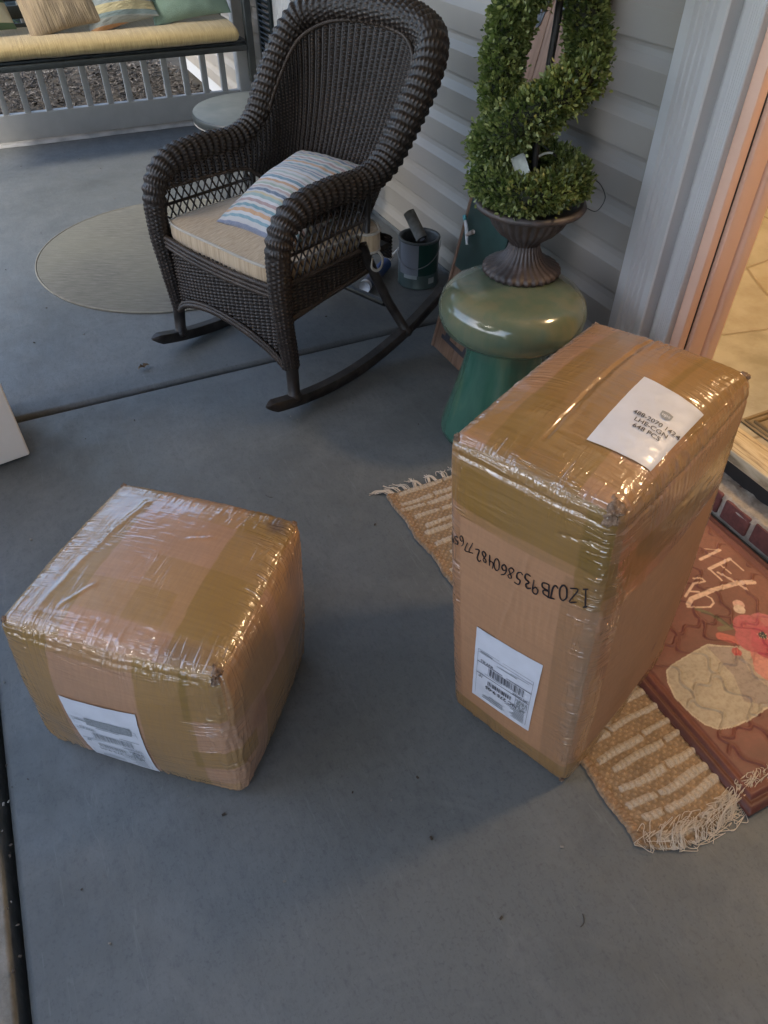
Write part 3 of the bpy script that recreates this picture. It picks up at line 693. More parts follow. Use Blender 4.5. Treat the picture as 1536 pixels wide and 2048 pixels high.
for i, ch in enumerate(txt):
    k = 1-.42*(i/len(txt)); wch = Ltot*k/sum(1-.42*(j/len(txt)) for j in range(len(txt))); hgt = .0345*k*random.uniform(.82, 1.12); skew = random.uniform(-.35, .30); lift = random.uniform(-.004, .004); rot_ = random.uniform(-.13, .16)
    for st in GL[ch]:
        q = np.array(st, float)
        if len(q) > 3: q, _ = spline([(*p, 0) for p in q], 26); q = q[:, :2]
        else: q, _ = spline([(*p, 0) for p in q], 14) if len(q) > 2 else (np.linspace(q[0], q[-1], 8), 0); q = q[:, :2]
        q = np.stack([.5+(q[:, 0]-.5)*math.cos(rot_)-(q[:, 1]-.5)*math.sin(rot_)*1.4, .5+(q[:, 0]-.5)*math.sin(rot_)*.7+(q[:, 1]-.5)*math.cos(rot_)], 1)
        # upside down: writing runs towards decreasing s, letter tops point down
        s_ = (x+(q[:, 0]+skew*q[:, 1])*wch*1.0)/Ltot*199; base = np.stack([np.interp(s_, np.arange(200), hp[:, 0]), np.interp(s_, np.arange(200), hp[:, 1])], 1)
        a_ = base[:, 0]; b_ = base[:, 1]+hgt*(.5-q[:, 1])+lift
        X = P2.surf('front', a_, b_, .0016); N = P2.surf('front', a_, b_, .003)-X; N /= np.linalg.norm(N, axis=1, keepdims=True)
        strokes.append(ribbon(X, (.0017*k+.0006)*(.72+.5*np.sin(np.linspace(.25, 2.9, len(X))))*random.uniform(.8, 1.15), up=N, th=.0005))
    x += wch
obj('handwriting', cat(*strokes), MAT_MARKER, b2, smooth=False)

# ------------------------------------------------------------------ wicker rocking chair
CH0 = np.array([.744, 2.244, 0.0]); CF = np.array([-.925, -.38, 0.0]); CS = np.array([.38, -.925, 0.0])
def L(p):
    """chair coordinates (forward, side, up) to world"""
    p = np.asarray(p, float); return CH0 + p[..., :1]*CF + p[..., 1:2]*CS + p[..., 2:3]*np.array([0, 0, 1.0])
def mk_wicker():
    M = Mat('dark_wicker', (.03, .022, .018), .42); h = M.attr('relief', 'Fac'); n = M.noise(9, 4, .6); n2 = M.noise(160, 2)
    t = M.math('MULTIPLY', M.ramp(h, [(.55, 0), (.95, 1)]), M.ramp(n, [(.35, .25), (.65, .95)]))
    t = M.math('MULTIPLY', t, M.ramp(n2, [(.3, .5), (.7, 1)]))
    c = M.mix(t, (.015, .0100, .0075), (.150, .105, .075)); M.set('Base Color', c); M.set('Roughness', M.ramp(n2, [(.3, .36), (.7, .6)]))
    M.bump(M.noise(500, 2), .3, .0008); return M.m
MAT_WICK = mk_wicker()
def mk_poly():
    M = Mat('dark_stained_wood', (.02, .016, .013), .45); g = M.noise(20, 5, .6, vec=M.mapv(M.co(), (1, 1, 1))); w = M.noise(4, 3)
    c = M.ramp(g, [(.35, (.012, .010, .009)), (.6, (.035, .028, .024)), (.8, (.075, .062, .055))]); M.set('Base Color', c); M.bump(g, .3, .002); return M.m
MAT_LEG = mk_poly()
def weave(i, j):
    """relief of a plain weave: i counts stakes, j counts rows"""
    jf = np.floor(j); ph = i+jf
    over = .5+.5*np.cos(math.pi*ph)
    row = np.sqrt(np.clip(1-(2*(j-jf)-1)**2, 0, 1))
    stake = .5+.5*np.cos(2*math.pi*i)
    return (.30+.70*over)*(.45+.55*row)*(.55+.45*stake)
chair = thing('rocking_chair', CH0, 'dark brown wicker rocking chair with rolled arms beside the siding wall', 'chair')
half = [(.300, .285, .150, .026), (.312, .285, .30, .030), (.318, .287, .44, .034), (.302, .288, .550, .037), (.237, .290, .610, .039), (.11, .292, .626, .039), (-.02, .290, .620, .040),
        (-.115, .292, .652, .043), (-.195, .300, .744, .047), (-.275, .301, .848, .048), (-.338, .270, .921, .049), (-.374, .184, .953, .047), (-.387, .087, .963, .046)]
path = half + [(-.390, 0, .965, .046)] + [(f, -s, z, r) for f, s, z, r in half[::-1]]
PT, LEN = spline(path, 900)
T, N, B = frames(np.stack([PT[:, 0], PT[:, 1], PT[:, 2]], 1), up=(1, 0, 0))
K = 120; ang = np.arange(K)*2*math.pi/K
I = (np.linspace(0, LEN, 900)/.0245)[:, None]*np.ones(K); J = (np.arange(K)/K*48)[None, :]*np.ones((900, 1))
h = weave(I, J)
wp_ = smooth01((PT[:, 2]-.485)/.06)[:, None]
hpost = weave((np.arange(K)/K*14)[None, :]*np.ones((900, 1)), (np.linspace(0, LEN, 900)/.0062)[:, None]*np.ones(K))
h = h*wp_+hpost*(1-wp_)
R_ = PT[:, 3][:, None]*(1-.10*np.abs(np.sin(math.pi*I))**2*0) + (h-.6)*.0044 + .0020*(np.cos(2*math.pi*I)-.3)*wp_ + .0016*vnoise(np.stack([I*.33, J*.2, I*0], -1), 4)
X = PT[:, None, :3]+R_[..., None]*(N[:, None]*np.cos(ang)[None, :, None]+B[:, None]*np.sin(ang)[None, :, None])
obj('rolled_edge', (L(X.reshape(-1, 3)), grid_faces(900, K, cv=True)[:, ::-1].copy()), MAT_WICK, chair, attrs={'relief': h.ravel()})
# woven back that wraps round into the arms
pairs = [((.275, .268, .600), (.275, .266, .548)), ((.11, .268, .602), (.11, .262, .545)), ((-.03, .262, .606), (-.03, .256, .535)), ((-.13, .250, .660), (-.085, .244, .500)), ((-.213, .256, .768), (-.125, .212, .482)),
         ((-.298, .243, .872), (-.155, .165, .474)), ((-.352, .178, .921), (-.175, .110, .470)), ((-.370, .088, .940), (-.183, .055, .468))]
pr = [(*a, *b) for a, b in pairs] + [(-.376, 0, .944, -.186, 0, .467)] + [(a[0], -a[1], a[2], b[0], -b[1], b[2]) for a, b in pairs[::-1]]
NP = 640; PB, LB = spline(pr, NP)
up_ = PB[:, :3]; dn_ = PB[:, 3:]
hh = np.linalg.norm(up_-dn_, axis=1); nv = 330
v = np.linspace(0, 1, nv)
al = np.r_[0, np.cumsum(np.linalg.norm(np.diff(up_, axis=0), axis=1))]
I = (al/.0262)[:, None]*np.ones(nv); J = v[None, :]*np.maximum(np.round(hh/.0050), 4)[:, None]
J = v[None, :]*hh[:, None]/.0052
h = weave(I, J)
X = dn_[:, None]*(1-v)[None, :, None]+up_[:, None]*v[None, :, None]
Tu = np.gradient(X, axis=0); Tv = np.gradient(X, axis=1); Nn = np.cross(Tu, Tv); Nn /= np.linalg.norm(Nn, axis=-1, keepdims=True)+1e-9
belly = .022*np.sin(math.pi*v)[None, :, None]*np.array([-1, 0, 0])*np.clip((hh/.3), 0, 1)[:, None, None]
sg = np.sign((Nn[NP//2, nv//2]@np.array([1, 0, 0])))
X = X+belly
rel = (h-.5)*.0075+.0042*np.cos(2*math.pi*I)
F1 = X+sg*Nn*(rel+.003)[..., None]; F2 = X-sg*Nn*(rel+.003)[..., None]
nn = NP*nv
g = grid_faces(NP, nv)
obj('woven_back', (L(np.vstack([F1.reshape(-1, 3), F2.reshape(-1, 3)])), np.vstack([g, g[:, ::-1]+nn])), MAT_WICK, chair, attrs={'relief': np.r_[h.ravel(), h.ravel()]})
def braid(P, r, parent, name='braided_trim', pitch=.02):
    n = len(P); Tn, Nn_, Bn_ = frames(P); s_ = np.r_[0, np.cumsum(np.linalg.norm(np.diff(P, axis=0), axis=1))]; out = []
    for k in range(3):
        a_ = s_/pitch*2*math.pi+k*2*math.pi/3
        out.append(tube(P+Nn_*(np.cos(a_)*r*.6)[:, None]+Bn_*(np.sin(a_)*r*.6)[:, None], r*.62, 5))
    v, f = cat(*out); return obj(name, (L(v), f), MAT_WICK, parent, attrs={'relief': np.full(len(v), .75)})
k0, k1 = int(NP*.24), int(NP*.76)
braid(up_[k0:k1]+np.array([.012, 0, -.008]), .0055, chair)
braid(dn_[::2]+np.array([.004, 0, 0]), .0065, chair)
# front apron with an arched foot
ns, nz_ = 300, 170
s_ = np.linspace(-.272, .272, ns); zb = .150+.085*np.clip(1-(s_/.262)**2, 0, 1)**.75; v = np.linspace(0, 1, nz_)
Zz = zb[:, None]*(1-v)+.408*v; I = (s_/.021)[:, None]*np.ones(nz_); J = (.408-Zz)/.0055; h = weave(I, J)
Fx = .305+.022*(1-(s_[:, None]/.272)**2)+.012*np.sin(math.pi*v)[None]*0
X = np.stack([Fx+(h-.5)*.006+.002*np.cos(2*math.pi*I), s_[:, None]*np.ones(nz_), Zz], -1); Xb = X-np.array([.010, 0, 0])
g = grid_faces(ns, nz_)
obj('front_apron', (L(np.vstack([X.reshape(-1, 3), Xb.reshape(-1, 3)])), np.vstack([g, g[:, ::-1]+ns*nz_])), MAT_WICK, chair, attrs={'relief': np.r_[h.ravel(), h.ravel()]})
ap = np.stack([.313+.022*(1-(s_/.272)**2), s_, zb], 1)[::2]; braid(ap, .009, chair); braid(ap+np.array([-.0, 0, .012]), .006, chair)
tp = np.stack([.316+.022*(1-(s_/.272)**2), s_, s_*0+.408], 1)[::2]; braid(tp, .008, chair); braid(tp+np.array([.002, 0, -.014]), .0065, chair); braid(tp+np.array([.002, 0, -.027]), .0065, chair)
# side aprons, seat deck, lattice, rails
def patch(P00, P10, P11, P01, du, dv, th, name, bow=0.0):
    P = [np.array(q, float) for q in (P00, P10, P11, P01)]
    lu = np.linalg.norm(P[1]-P[0]); lv = np.linalg.norm(P[3]-P[0]); nu, nv_ = int(lu/du*7)+2, int(lv/dv*4)+2
    U, V_ = np.meshgrid(np.linspace(0, 1, nu), np.linspace(0, 1, nv_), indexing='ij'); U = U[..., None]; V_ = V_[..., None]
    X = P[0]*(1-U)*(1-V_)+P[1]*U*(1-V_)+P[2]*U*V_+P[3]*(1-U)*V_
    Nn = np.cross(P[1]-P[0], P[3]-P[0]); Nn /= np.linalg.norm(Nn)
    h = weave(U[..., 0]*lu/du, V_[..., 0]*lv/dv); X = X+Nn*((h-.5)[..., None]*.006)
    X2 = X-Nn*th; g = grid_faces(nu, nv_)
    obj(name, (L(np.vstack([X.reshape(-1, 3), X2.reshape(-1, 3)])), np.vstack([g, g[:, ::-1]+nu*nv_])), MAT_WICK, chair, attrs={'relief': np.r_[h.ravel(), h.ravel()]})
for s in (1, -1):
    patch((.30, s*.282, .300), (-.075, s*.268, .338), (-.075, s*.268, .410), (.30, s*.282, .410), .021, .0055, .008*s, 'side_apron')
    e = np.linspace(0, 1, 60)[:, None]
    braid(np.array([.30, s*.284, .300])*(1-e)+np.array([-.085, s*.270, .338])*e, .008, chair)
    braid(np.array([.30, s*.286, .412])*(1-e)+np.array([-.085, s*.270, .412])*e, .008, chair)
    # lattice under the arm
    a0, a1, z0, z1 = .285, -.065, .415, .568
    st = []
    for d in (1, -1):
        for k in np.arange(-8, 18):
            x0 = a0-.0270*k; pts = []
            for t in np.linspace(0, 1, 12):
                f_ = x0-d*t*.078; z_ = z0+(z1-z0)*t
                if a1 <= f_ <= a0: pts.append((f_, s*(.284-.016*((a0-f_)/.35))+d*s*.0022, z_))
            if len(pts) > 2: st.append(tube(np.array(pts), .0030, 6))
    v_, f_ = cat(*st); obj('arm_lattice', (L(v_), f_), MAT_WICK, chair, attrs={'relief': np.full(len(v_), .6)})
    for z_ in (.492,):
        v_, f_ = bar((a0, s*.284, z_), (a1, s*.268, z_+.004), .0052, 8); obj('lattice_rail', (L(v_), f_), MAT_WICK, chair, attrs={'relief': np.full(len(v_), .6)})
    v_, f_ = bar((-.072, s*.268, .60), (-.058, s*.268, .400), .0105, 10); obj('arm_post', (L(v_), f_), MAT_LEG, chair)
    v_, f_ = tube(np.array([(-.035, s*.270, .43), (-.07, s*.275, .35), (-.14, s*.288, .205), (-.222, s*.300, .070)]), [.017, .0165, .016, .016], 12); obj('leg', (L(v_), f_), MAT_LEG, chair)
    v_, f_ = lathe([(.0, -.012), (.024, -.012), (.027, 0), (.024, .014), (.016, .018)], (0, 0, 0), 16)
    obj('leg_collar', (L(v_+np.array([-.222, s*.300, .068])), f_), MAT_LEG, chair)
    v_, f_ = tube(np.array([(.302, s*.286, .19), (.305, s*.292, .13), (.312, s*.299, .035)]), [.021, .020, .019], 14); obj('leg', (L(v_), f_), MAT_LEG, chair)
    v_, f_ = lathe([(.0, -.006), (.024, -.006), (.025, 0), (.024, .009), (.018, .012)], (0, 0, 0), 16); obj('leg_collar', (L(v_+np.array([.311, s*.298, .052])), f_), MAT_LEG, chair)
    # rocker runner
    ff = np.linspace(.425, -.425, 60); zc = .0205+(ff-.10)**2/2.12; tip = np.clip((.425-ff)/.03, 0, 1)**.5; tipb = np.clip((ff+.425)/.02, 0, 1)**.5; k_ = np.clip(tip*tipb, .25, 1)
    sec = [(-.016, -.017), (.016, -.017), (.019, -.013), (.019, .013), (.015, .018), (-.015, .018), (-.019, .013), (-.019, -.013)]
    X = np.array([[(f, s*.300+a*k, z+b*k) for a, b in sec] for f, z, k in zip(ff, zc, k_)])
    fc = [list(q) for q in grid_faces(60, 8, cv=True)]+[list(range(8)), [59*8+i for i in range(8)][::-1]]
    obj('rocker', (L(X.reshape(-1, 3)), fc), MAT_LEG, chair, autosmooth=40)
v_, f_ = bar((-.13, -.285, .20), (-.13, .285, .20), .011, 10); obj('stretcher', (L(v_), f_), MAT_LEG, chair)
v_, f_ = box(-.17, .29, -.262, .262, .372, .390); obj('seat_deck', (L(v_), f_), MAT_LEG, chair, smooth=False)
patch((-.18, -.262, .33), (-.18, .262, .33), (-.18, .262, .405), (-.18, -.262, .405), .021, .0055, .008, 'rear_apron')

# ------------------------------------------------------------------ soft furnishings
def fabric(name, col, var=.12, scale=60, stripes=None, wv=1, rough=.9, sheen=.3):
    M = Mat(name, col, rough, Sheen_Weight=sheen); uv = M.n.new('ShaderNodeUVMap').outputs[0]
    if stripes:
        sp = M.n.new('ShaderNodeSeparateXYZ'); M.l.new(uv, sp.inputs[0])
        nz = M.noise(1, 2, .5, vec=M.mapv(uv, (2.0, 2.0, 1)))
        c = M.ramp(sp.outputs['Y'], stripes, 'CONSTANT')
    else: c = M.ramp(M.noise(scale*.2, 4), [(.3, tuple(q*(1-var) for q in col)), (.7, tuple(min(1, q*(1+var)) for q in col))])
    w1 = M.wave(110*wv, uv, 'X', 1.0); w2 = M.wave(110*wv, uv, 'Y', 1.0); h = M.math('ADD', w1, w2)
    n = M.noise(9, 3, .5, vec=uv)
    M.set('Base Color', M.mix(M.math('MULTIPLY', h, .12), c, (.02, .02, .02)))
    M.bump(h, .35, .0015); return M
def pillow(corners, nrm, h, n=44, pinch=.10, seed=0, soft=.012, ripple=.0):
    c = [np.array(q, float) for q in corners]; nrm = np.array(nrm, float); nrm /= np.linalg.norm(nrm)
    U, V_ = np.meshgrid(np.linspace(-1, 1, n), np.linspace(-1, 1, n), indexing='ij')
    U = np.sin(U*math.pi/2); V_ = np.sin(V_*math.pi/2)
    u = U*(1-pinch*(1-V_**2)); w = V_*(1-pinch*(1-U**2))
    a = (u[..., None]+1)/2; b = (w[..., None]+1)/2
    X = c[0]*(1-a)*(1-b)+c[1]*a*(1-b)+c[2]*a*b+c[3]*(1-a)*b
    t = h*((1-U**2)**.55*(1-V_**2)**.55)
    P3 = np.stack([U*1.6, V_*1.6, U*0+seed], -1)
    wr = soft*fnoise(P3*1.4, seed, 3)*(1-U**2)**.3*(1-V_**2)**.3+ripple*np.sin(U*26)*(1-V_**2)**.2*(.3+np.abs(V_))
    top = X+nrm*(t+wr)[..., None]; bot = X-nrm*(t*.8)[..., None]-nrm*.001
    g = grid_faces(n, n); V = np.vstack([top.reshape(-1, 3), bot.reshape(-1, 3)])
    uv = np.stack([(U+1)/2, (V_+1)/2], -1).reshape(-1, 2)
    return V, np.vstack([g, g[:, ::-1]+n*n]), np.vstack([uv, uv])
# seat cushion: boxed, piped, with wings that poke out behind the arms
Mcu = fabric('beige_corded_fabric', (.36, .30, .23), stripes=None); 
uvn = Mcu.n.new('ShaderNodeUVMap').outputs[0]
st_ = Mcu.wave(1, Mcu.mapv(uvn, (60, 60, 1)), 'Y', 3.0, dscale=.4); n_ = Mcu.noise(1, 4, .7, vec=Mcu.mapv(uvn, (30, 160, 1)))
Mcu.set('Base Color', Mcu.mix(Mcu.ramp(n_, [(.35, 0), (.65, 1)]), (.34, .235, .135), (.52, .40, .26))); Mcu.bump(n_, .6, .003)
cush = thing('seat_cushion', L(np.array([[.06, 0, .395]]))[0], 'beige corded seat cushion with pale piping on the rocking chair seat', 'cushion')
out = [(.312, 0), (.312, .16), (.300, .235), (.26, .258), (.05, .256), (-.03, .258), (-.05, .280), (-.085, .288), (-.112, .270), (-.145, .20), (-.155, 0)]
out = out + [(a, -b) for a, b in out[-2:0:-1]]
O, _ = spline([(a, b, 0) for a, b in out], 200, closed=True); O = O[:, :2]; cen = O.mean(0)
ring = []
prof = [(1.0, .393), (1.012, .400), (1.016, .424), (1.012, .448), (.995, .456)] + [(q, .456+.020*(1-q**2.2)) for q in (.97, .92, .84, .72, .58, .42, .26, .1)]
for q, z in prof:
    dz = .004*fnoise(np.stack([O[:, 0]*q*12, O[:, 1]*q*12, O[:, 0]*0], 1), 6, 2)*(q < .99)
    ring.append(np.stack([cen[0]+(O[:, 0]-cen[0])*q, cen[1]+(O[:, 1]-cen[1])*q, z+dz], 1))
R3 = np.array(ring); g = grid_faces(len(prof), 200, cv=True)[:, ::-1]
uvc = np.stack([R3[..., 0], R3[..., 1]], -1); uvc[:5, :, 1] += R3[:5, :, 2]*.0; uvc = uvc.reshape(-1, 2)
V = L(R3.reshape(-1, 3)); fcs = [list(q) for q in g]+[[(len(prof)-1)*200+i for i in range(200)], list(range(200))[::-1]]
obj('cover', (V, fcs), Mcu.m, cush, uv=uvc)
Mpi = fabric('piping_fabric', (.40, .36, .30)).m
for z, q in ((.455, 1.008), (.396, 1.006)):
    P = np.stack([cen[0]+(O[:, 0]-cen[0])*q, cen[1]+(O[:, 1]-cen[1])*q, O[:, 0]*0+z], 1); v_, f_ = tube(P[:, :], .0042, 7, closed=True); obj('piping', (L(v_), f_), Mpi, cush)
lp, _ = spline([(-.085, .288, .40), (-.098, .300, .375), (-.085, .307, .350), (-.062, .307, .346), (-.045, .303, .362), (-.058, .296, .385)], 40)
U_ = np.broadcast_to(np.array([0, 1.0, 0]), lp.shape); v_, f_ = ribbon(lp, .009, up=U_, th=.0015); obj('tie', (L(v_), f_), Mpi, cush)

# striped pillow leaning in the chair
strp = [(.14, .17, .26), (.45, .44, .44), (.14, .28, .34), (.50, .50, .52), (.50, .28, .13), (.42, .42, .44), (.10, .24, .29), (.52, .50, .48), (.34, .22, .21), (.55, .54, .55), (.25, .36, .36), (.48, .40, .24), (.50, .50, .52), (.07, .12, .20), (.46, .46, .48), (.40, .30, .28),
        (.58, .57, .58), (.28, .36, .28), (.50, .48, .46), (.48, .26, .12), (.55, .55, .58), (.08, .20, .28), (.48, .48, .50), (.36, .28, .27), (.54, .52, .52), (.30, .38, .36), (.5, .5, .52), (.42, .34, .24), (.52, .52, .54), (.2, .28, .34), (.5, .48, .48)]
def rampwide(M, fac, cols):
    """more stripes than one ramp holds"""
    n = len(cols)//2
    w = [random.uniform(.6, 1.5) for _ in cols]; e = np.r_[0, np.cumsum(w)]/sum(w)
    a = M.ramp(M.math('MULTIPLY', fac, 2.0), [(e[i]*2, cols[i]) for i in range(n)], 'CONSTANT')
    b = M.ramp(M.math('SUBTRACT', M.math('MULTIPLY', fac, 2.0), 1.0), [(max(0, e[i]*2-1), cols[i]) for i in range(n, len(cols))], 'CONSTANT')
    return M.mix(M.math('GREATER_THAN', fac, .5), a, b)
Mst = fabric('striped_fabric', (.5, .5, .5)); uvq = Mst.n.new('ShaderNodeUVMap').outputs[0]; sp = Mst.n.new('ShaderNodeSeparateXYZ'); Mst.l.new(uvq, sp.inputs[0])
ns_ = Mst.noise(1, 3, .7, vec=Mst.mapv(uvq, (60, 260, 1))); base = rampwide(Mst, Mst.math('FRACT', Mst.math('MULTIPLY', sp.outputs['Y'], 1.7)), strp)
Mst.set('Base Color', Mst.mix(Mst.ramp(ns_, [(.4, .18), (.65, 0)]), base, (.62, .61, .60)))
cA, cB, cC, cD = fl(432, 442, .472), fl(575, 500, .472), fl(785, 352, .575), fl(603, 300, .590)
V, g, uv = pillow([cA, cB, cC, cD], np.cross(cB-cA, cD-cA), .085, 60, .07, 3, .010, .0016)
obj_ = obj('throw_pillow', (V, g), Mst.m, None, loc=(cA+cB+cC+cD)/4-np.array([0, 0, .05]), uv=uv, merge=2e-4)
tag(obj_, 'pastel striped throw pillow leaning inside the wicker rocking chair', 'pillow')

# ------------------------------------------------------------------ garden stool, urn, topiary
st = thing('garden_stool', (1.105, 1.50, 0), 'glossy green glazed ceramic garden stool carrying the topiary urn', 'stool')
Mgz = Mat('green_glaze', (.05, .12, .07), .16, Coat_Weight=.6, Coat_Roughness=.05)
v1 = Mgz.noise(1, 5, .6, vec=Mgz.mapv(Mgz.co(), (9, 9, 1.1))); v2 = Mgz.noise(3.5, 4); sx = Mgz.n.new('ShaderNodeSeparateXYZ'); Mgz.l.new(Mgz.co(), sx.inputs[0])
c = Mgz.ramp(v1, [(.3, (.018, .075, .055)), (.5, (.040, .115, .080)), (.62, (.085, .145, .09)), (.75, (.12, .135, .07))])
dr_ = Mgz.noise(1, 4, .6, vec=Mgz.mapv(Mgz.co(), (22, 22, 2.5)))
c2 = Mgz.mix(Mgz.ramp(dr_, [(.42, 0), (.62, .5)]), Mgz.ramp(v2, [(.35, (.105, .130, .085)), (.65, (.16, .155, .09))]), (.07, .12, .08))
c3 = Mgz.ramp(v1, [(.35, (.06, .12, .06)), (.65, (.16, .12, .05))])
up = Mgz.ramp(sx.outputs['Z'], [(.28, 0), (.36, .45), (.43, 1)])
Mgz.set('Base Color', Mgz.mix(up, c, c2)); Mgz.bump(Mgz.noise(25, 3), .08, .003)
obj('drum_base', lathe([(.0, 0), (.160, 0), (.172, .006), (.172, .02), (.165, .05), (.153, .09), (.138, .15), (.124, .21), (.115, .26), (.112, .30), (.114, .330)], (1.105, 1.50, 0), 96), Mgz.m, st)
obj('cushion_top', lathe([(.10, .331), (.135, .333), (.168, .343), (.190, .362), (.2015, .390), (.2015, .415), (.194, .438), (.178, .456), (.155, .4665), (.13, .4705), (.06, .472), (.0, .472)], (1.105, 1.50, 0), 96), Mgz.m, st)
UC = (1.168, 1.569, .4722)
urn = thing('planter_urn', UC, 'small fluted dark bronze urn planter standing on the green stool', 'urn')
Mu = Mat('bronze_urn', (.06, .05, .045), .5); nn_ = Mu.noise(30, 5, .7); n2_ = Mu.noise(6, 3)
Mu.set('Base Color', Mu.mix(Mu.ramp(n2_, [(.4, 0), (.7, .6)]), Mu.ramp(nn_, [(.35, (.028, .024, .024)), (.6, (.07, .06, .058)), (.78, (.16, .14, .13))]), (.09, .05, .03))); Mu.bump(nn_, .3, .002)
kf = 30
def fl_(amp): return lambda P, a: (-amp*(np.abs(np.cos(a*kf/2))**3))*np.ones((len(P), 1))
obj('foot', lathe([(0, 0), (.104, 0), (.109, .006), (.107, .014), (.098, .020), (.080, .026), (.064, .036), (.052, .050), (.0445, .066), (.042, .080)], UC, 240, fl_(.05)), Mu.m, urn)
obj('bowl', lathe([(.0415, .081), (.046, .088), (.058, .098), (.078, .112), (.096, .132), (.107, .152), (.112, .166), (.116, .172)], UC, 240, fl_(.055)), Mu.m, urn)
obj('rim', lathe([(.114, .170), (.132, .172), (.141, .176), (.145, .183), (.142, .190), (.134, .192), (.124, .188), (.120, .180), (.0, .178)], UC, 96), Mu.m, urn)
wp, _ = spline([(1.168+.802*.14, 1.569-.597*.14, .655), (1.168+.802*.17, 1.569-.597*.17, .648), (1.168+.802*.185, 1.569-.597*.185, .68), (1.168+.802*.17, 1.569-.597*.17, .71), (1.168+.802*.15, 1.569-.597*.15, .725)], 30)
obj('wire_loop', tube(wp, .0012, 6), MAT_BLACK, urn)
top = thing('topiary', (1.168, 1.569, .652), 'leafy green spiral topiary growing from the urn on the green stool', 'topiary plant')
rt = np.array([.802, -.597]); tw = np.array([-.597, -.802]); ctr = np.array([1.168, 1.569])
hel = [(270, .715, .095, .042), (180, .712, .112, .044), (90, .712, .112, .042), (0, .718, .108, .044), (-90, .745, .098, .044), (-150, .765, .105, .048), (-195, .80, .112, .050), (-235, .85, .108, .050), (-270, .90, .10, .050), (-315, .94, .096, .048), (-350, .968, .094, .047),
       (-366, 1.015, .086, .045), (-376, 1.07, .074, .045), (-405, 1.13, .074, .044), (-460, 1.18, .086, .044), (-540, 1.225, .082, .043), (-630, 1.27, .078, .042), (-720, 1.31, .072, .04), (-810, 1.345, .066, .04), (-900, 1.38, .058, .036), (-1010, 1.42, .048, .034), (-1120, 1.46, .03, .032)]
hp3 = []
for a_, z_, R0, r0 in hel:
    t_ = rad(a_); p_ = ctr+R0*(math.cos(t_)*rt+math.sin(t_)*tw); hp3.append((p_[0], p_[1], z_, r0))
arm2 = [(-212, .875, .100, .040), (-196, .92, .100, .044), (-186, .97, .098, .045), (-184, 1.02, .095, .045), (-192, 1.07, .090, .044), (-222, 1.115, .088, .043), (-262, 1.155, .086, .042), (-330, 1.19, .084, .042)]
hp4 = []
for a_, z_, R0, r0 in arm2:
    t_ = rad(a_); p_ = ctr+R0*(math.cos(t_)*rt+math.sin(t_)*tw); hp4.append((p_[0], p_[1], z_, r0))
HQ, _ = spline(hp4, 110); HQ[:, 3] *= 1.08; HQ[:, 0] -= .007; HQ[:, 1] += .004
HP, HL = spline(hp3, 400); HP[:, 3] *= 1.05; HP[:, 0] -= .007; HP[:, 1] += .004
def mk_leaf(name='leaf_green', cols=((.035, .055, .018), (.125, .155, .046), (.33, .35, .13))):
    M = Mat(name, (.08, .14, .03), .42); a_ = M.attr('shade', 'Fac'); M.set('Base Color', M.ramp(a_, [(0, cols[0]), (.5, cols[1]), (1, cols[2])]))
    M.set('Specular IOR Level', .5)
    return M
MLF = mk_leaf(); tl = MLF.n.new('ShaderNodeBsdfTranslucent'); ms_ = MLF.n.new('ShaderNodeMixShader'); ms_.inputs[0].default_value = .28
MLF.l.new(MLF.ramp(MLF.attr('shade', 'Fac'), [(0, (.06, .13, .02)), (1, (.28, .40, .07))]), tl.inputs[0]); MLF.l.new(MLF.b.outputs[0], ms_.inputs[1]); MLF.l.new(tl.outputs[0], ms_.inputs[2]); MLF.l.new(ms_.outputs[0], MLF.n['Material Output'].inputs[0])
MAT_LEAF = MLF.m
MAT_CORE_SHADE = simple('core_shade', (.022, .026, .014), .9, .4, 60, .6, .004)  # dark core colour stands in for shade in gaps between leaves
T_, N_, B_ = frames(HP[:, :3]); k_ = 16; an = np.arange(k_)*2*math.pi/k_
X = HP[:, None, :3]+(HP[:, 3][:, None, None]*.55*(1+.18*vnoise(np.stack([np.arange(400)[:, None]*.5+0*an, an[None]*2+np.zeros((400, 1)), np.zeros((400, k_))], -1), 3))[..., None])*(N_[:, None]*np.cos(an)[None, :, None]+B_[:, None]*np.sin(an)[None, :, None])
obj('spiral_core', (X.reshape(-1, 3), grid_faces(400, k_, cv=True)), MAT_CORE_SHADE, top)
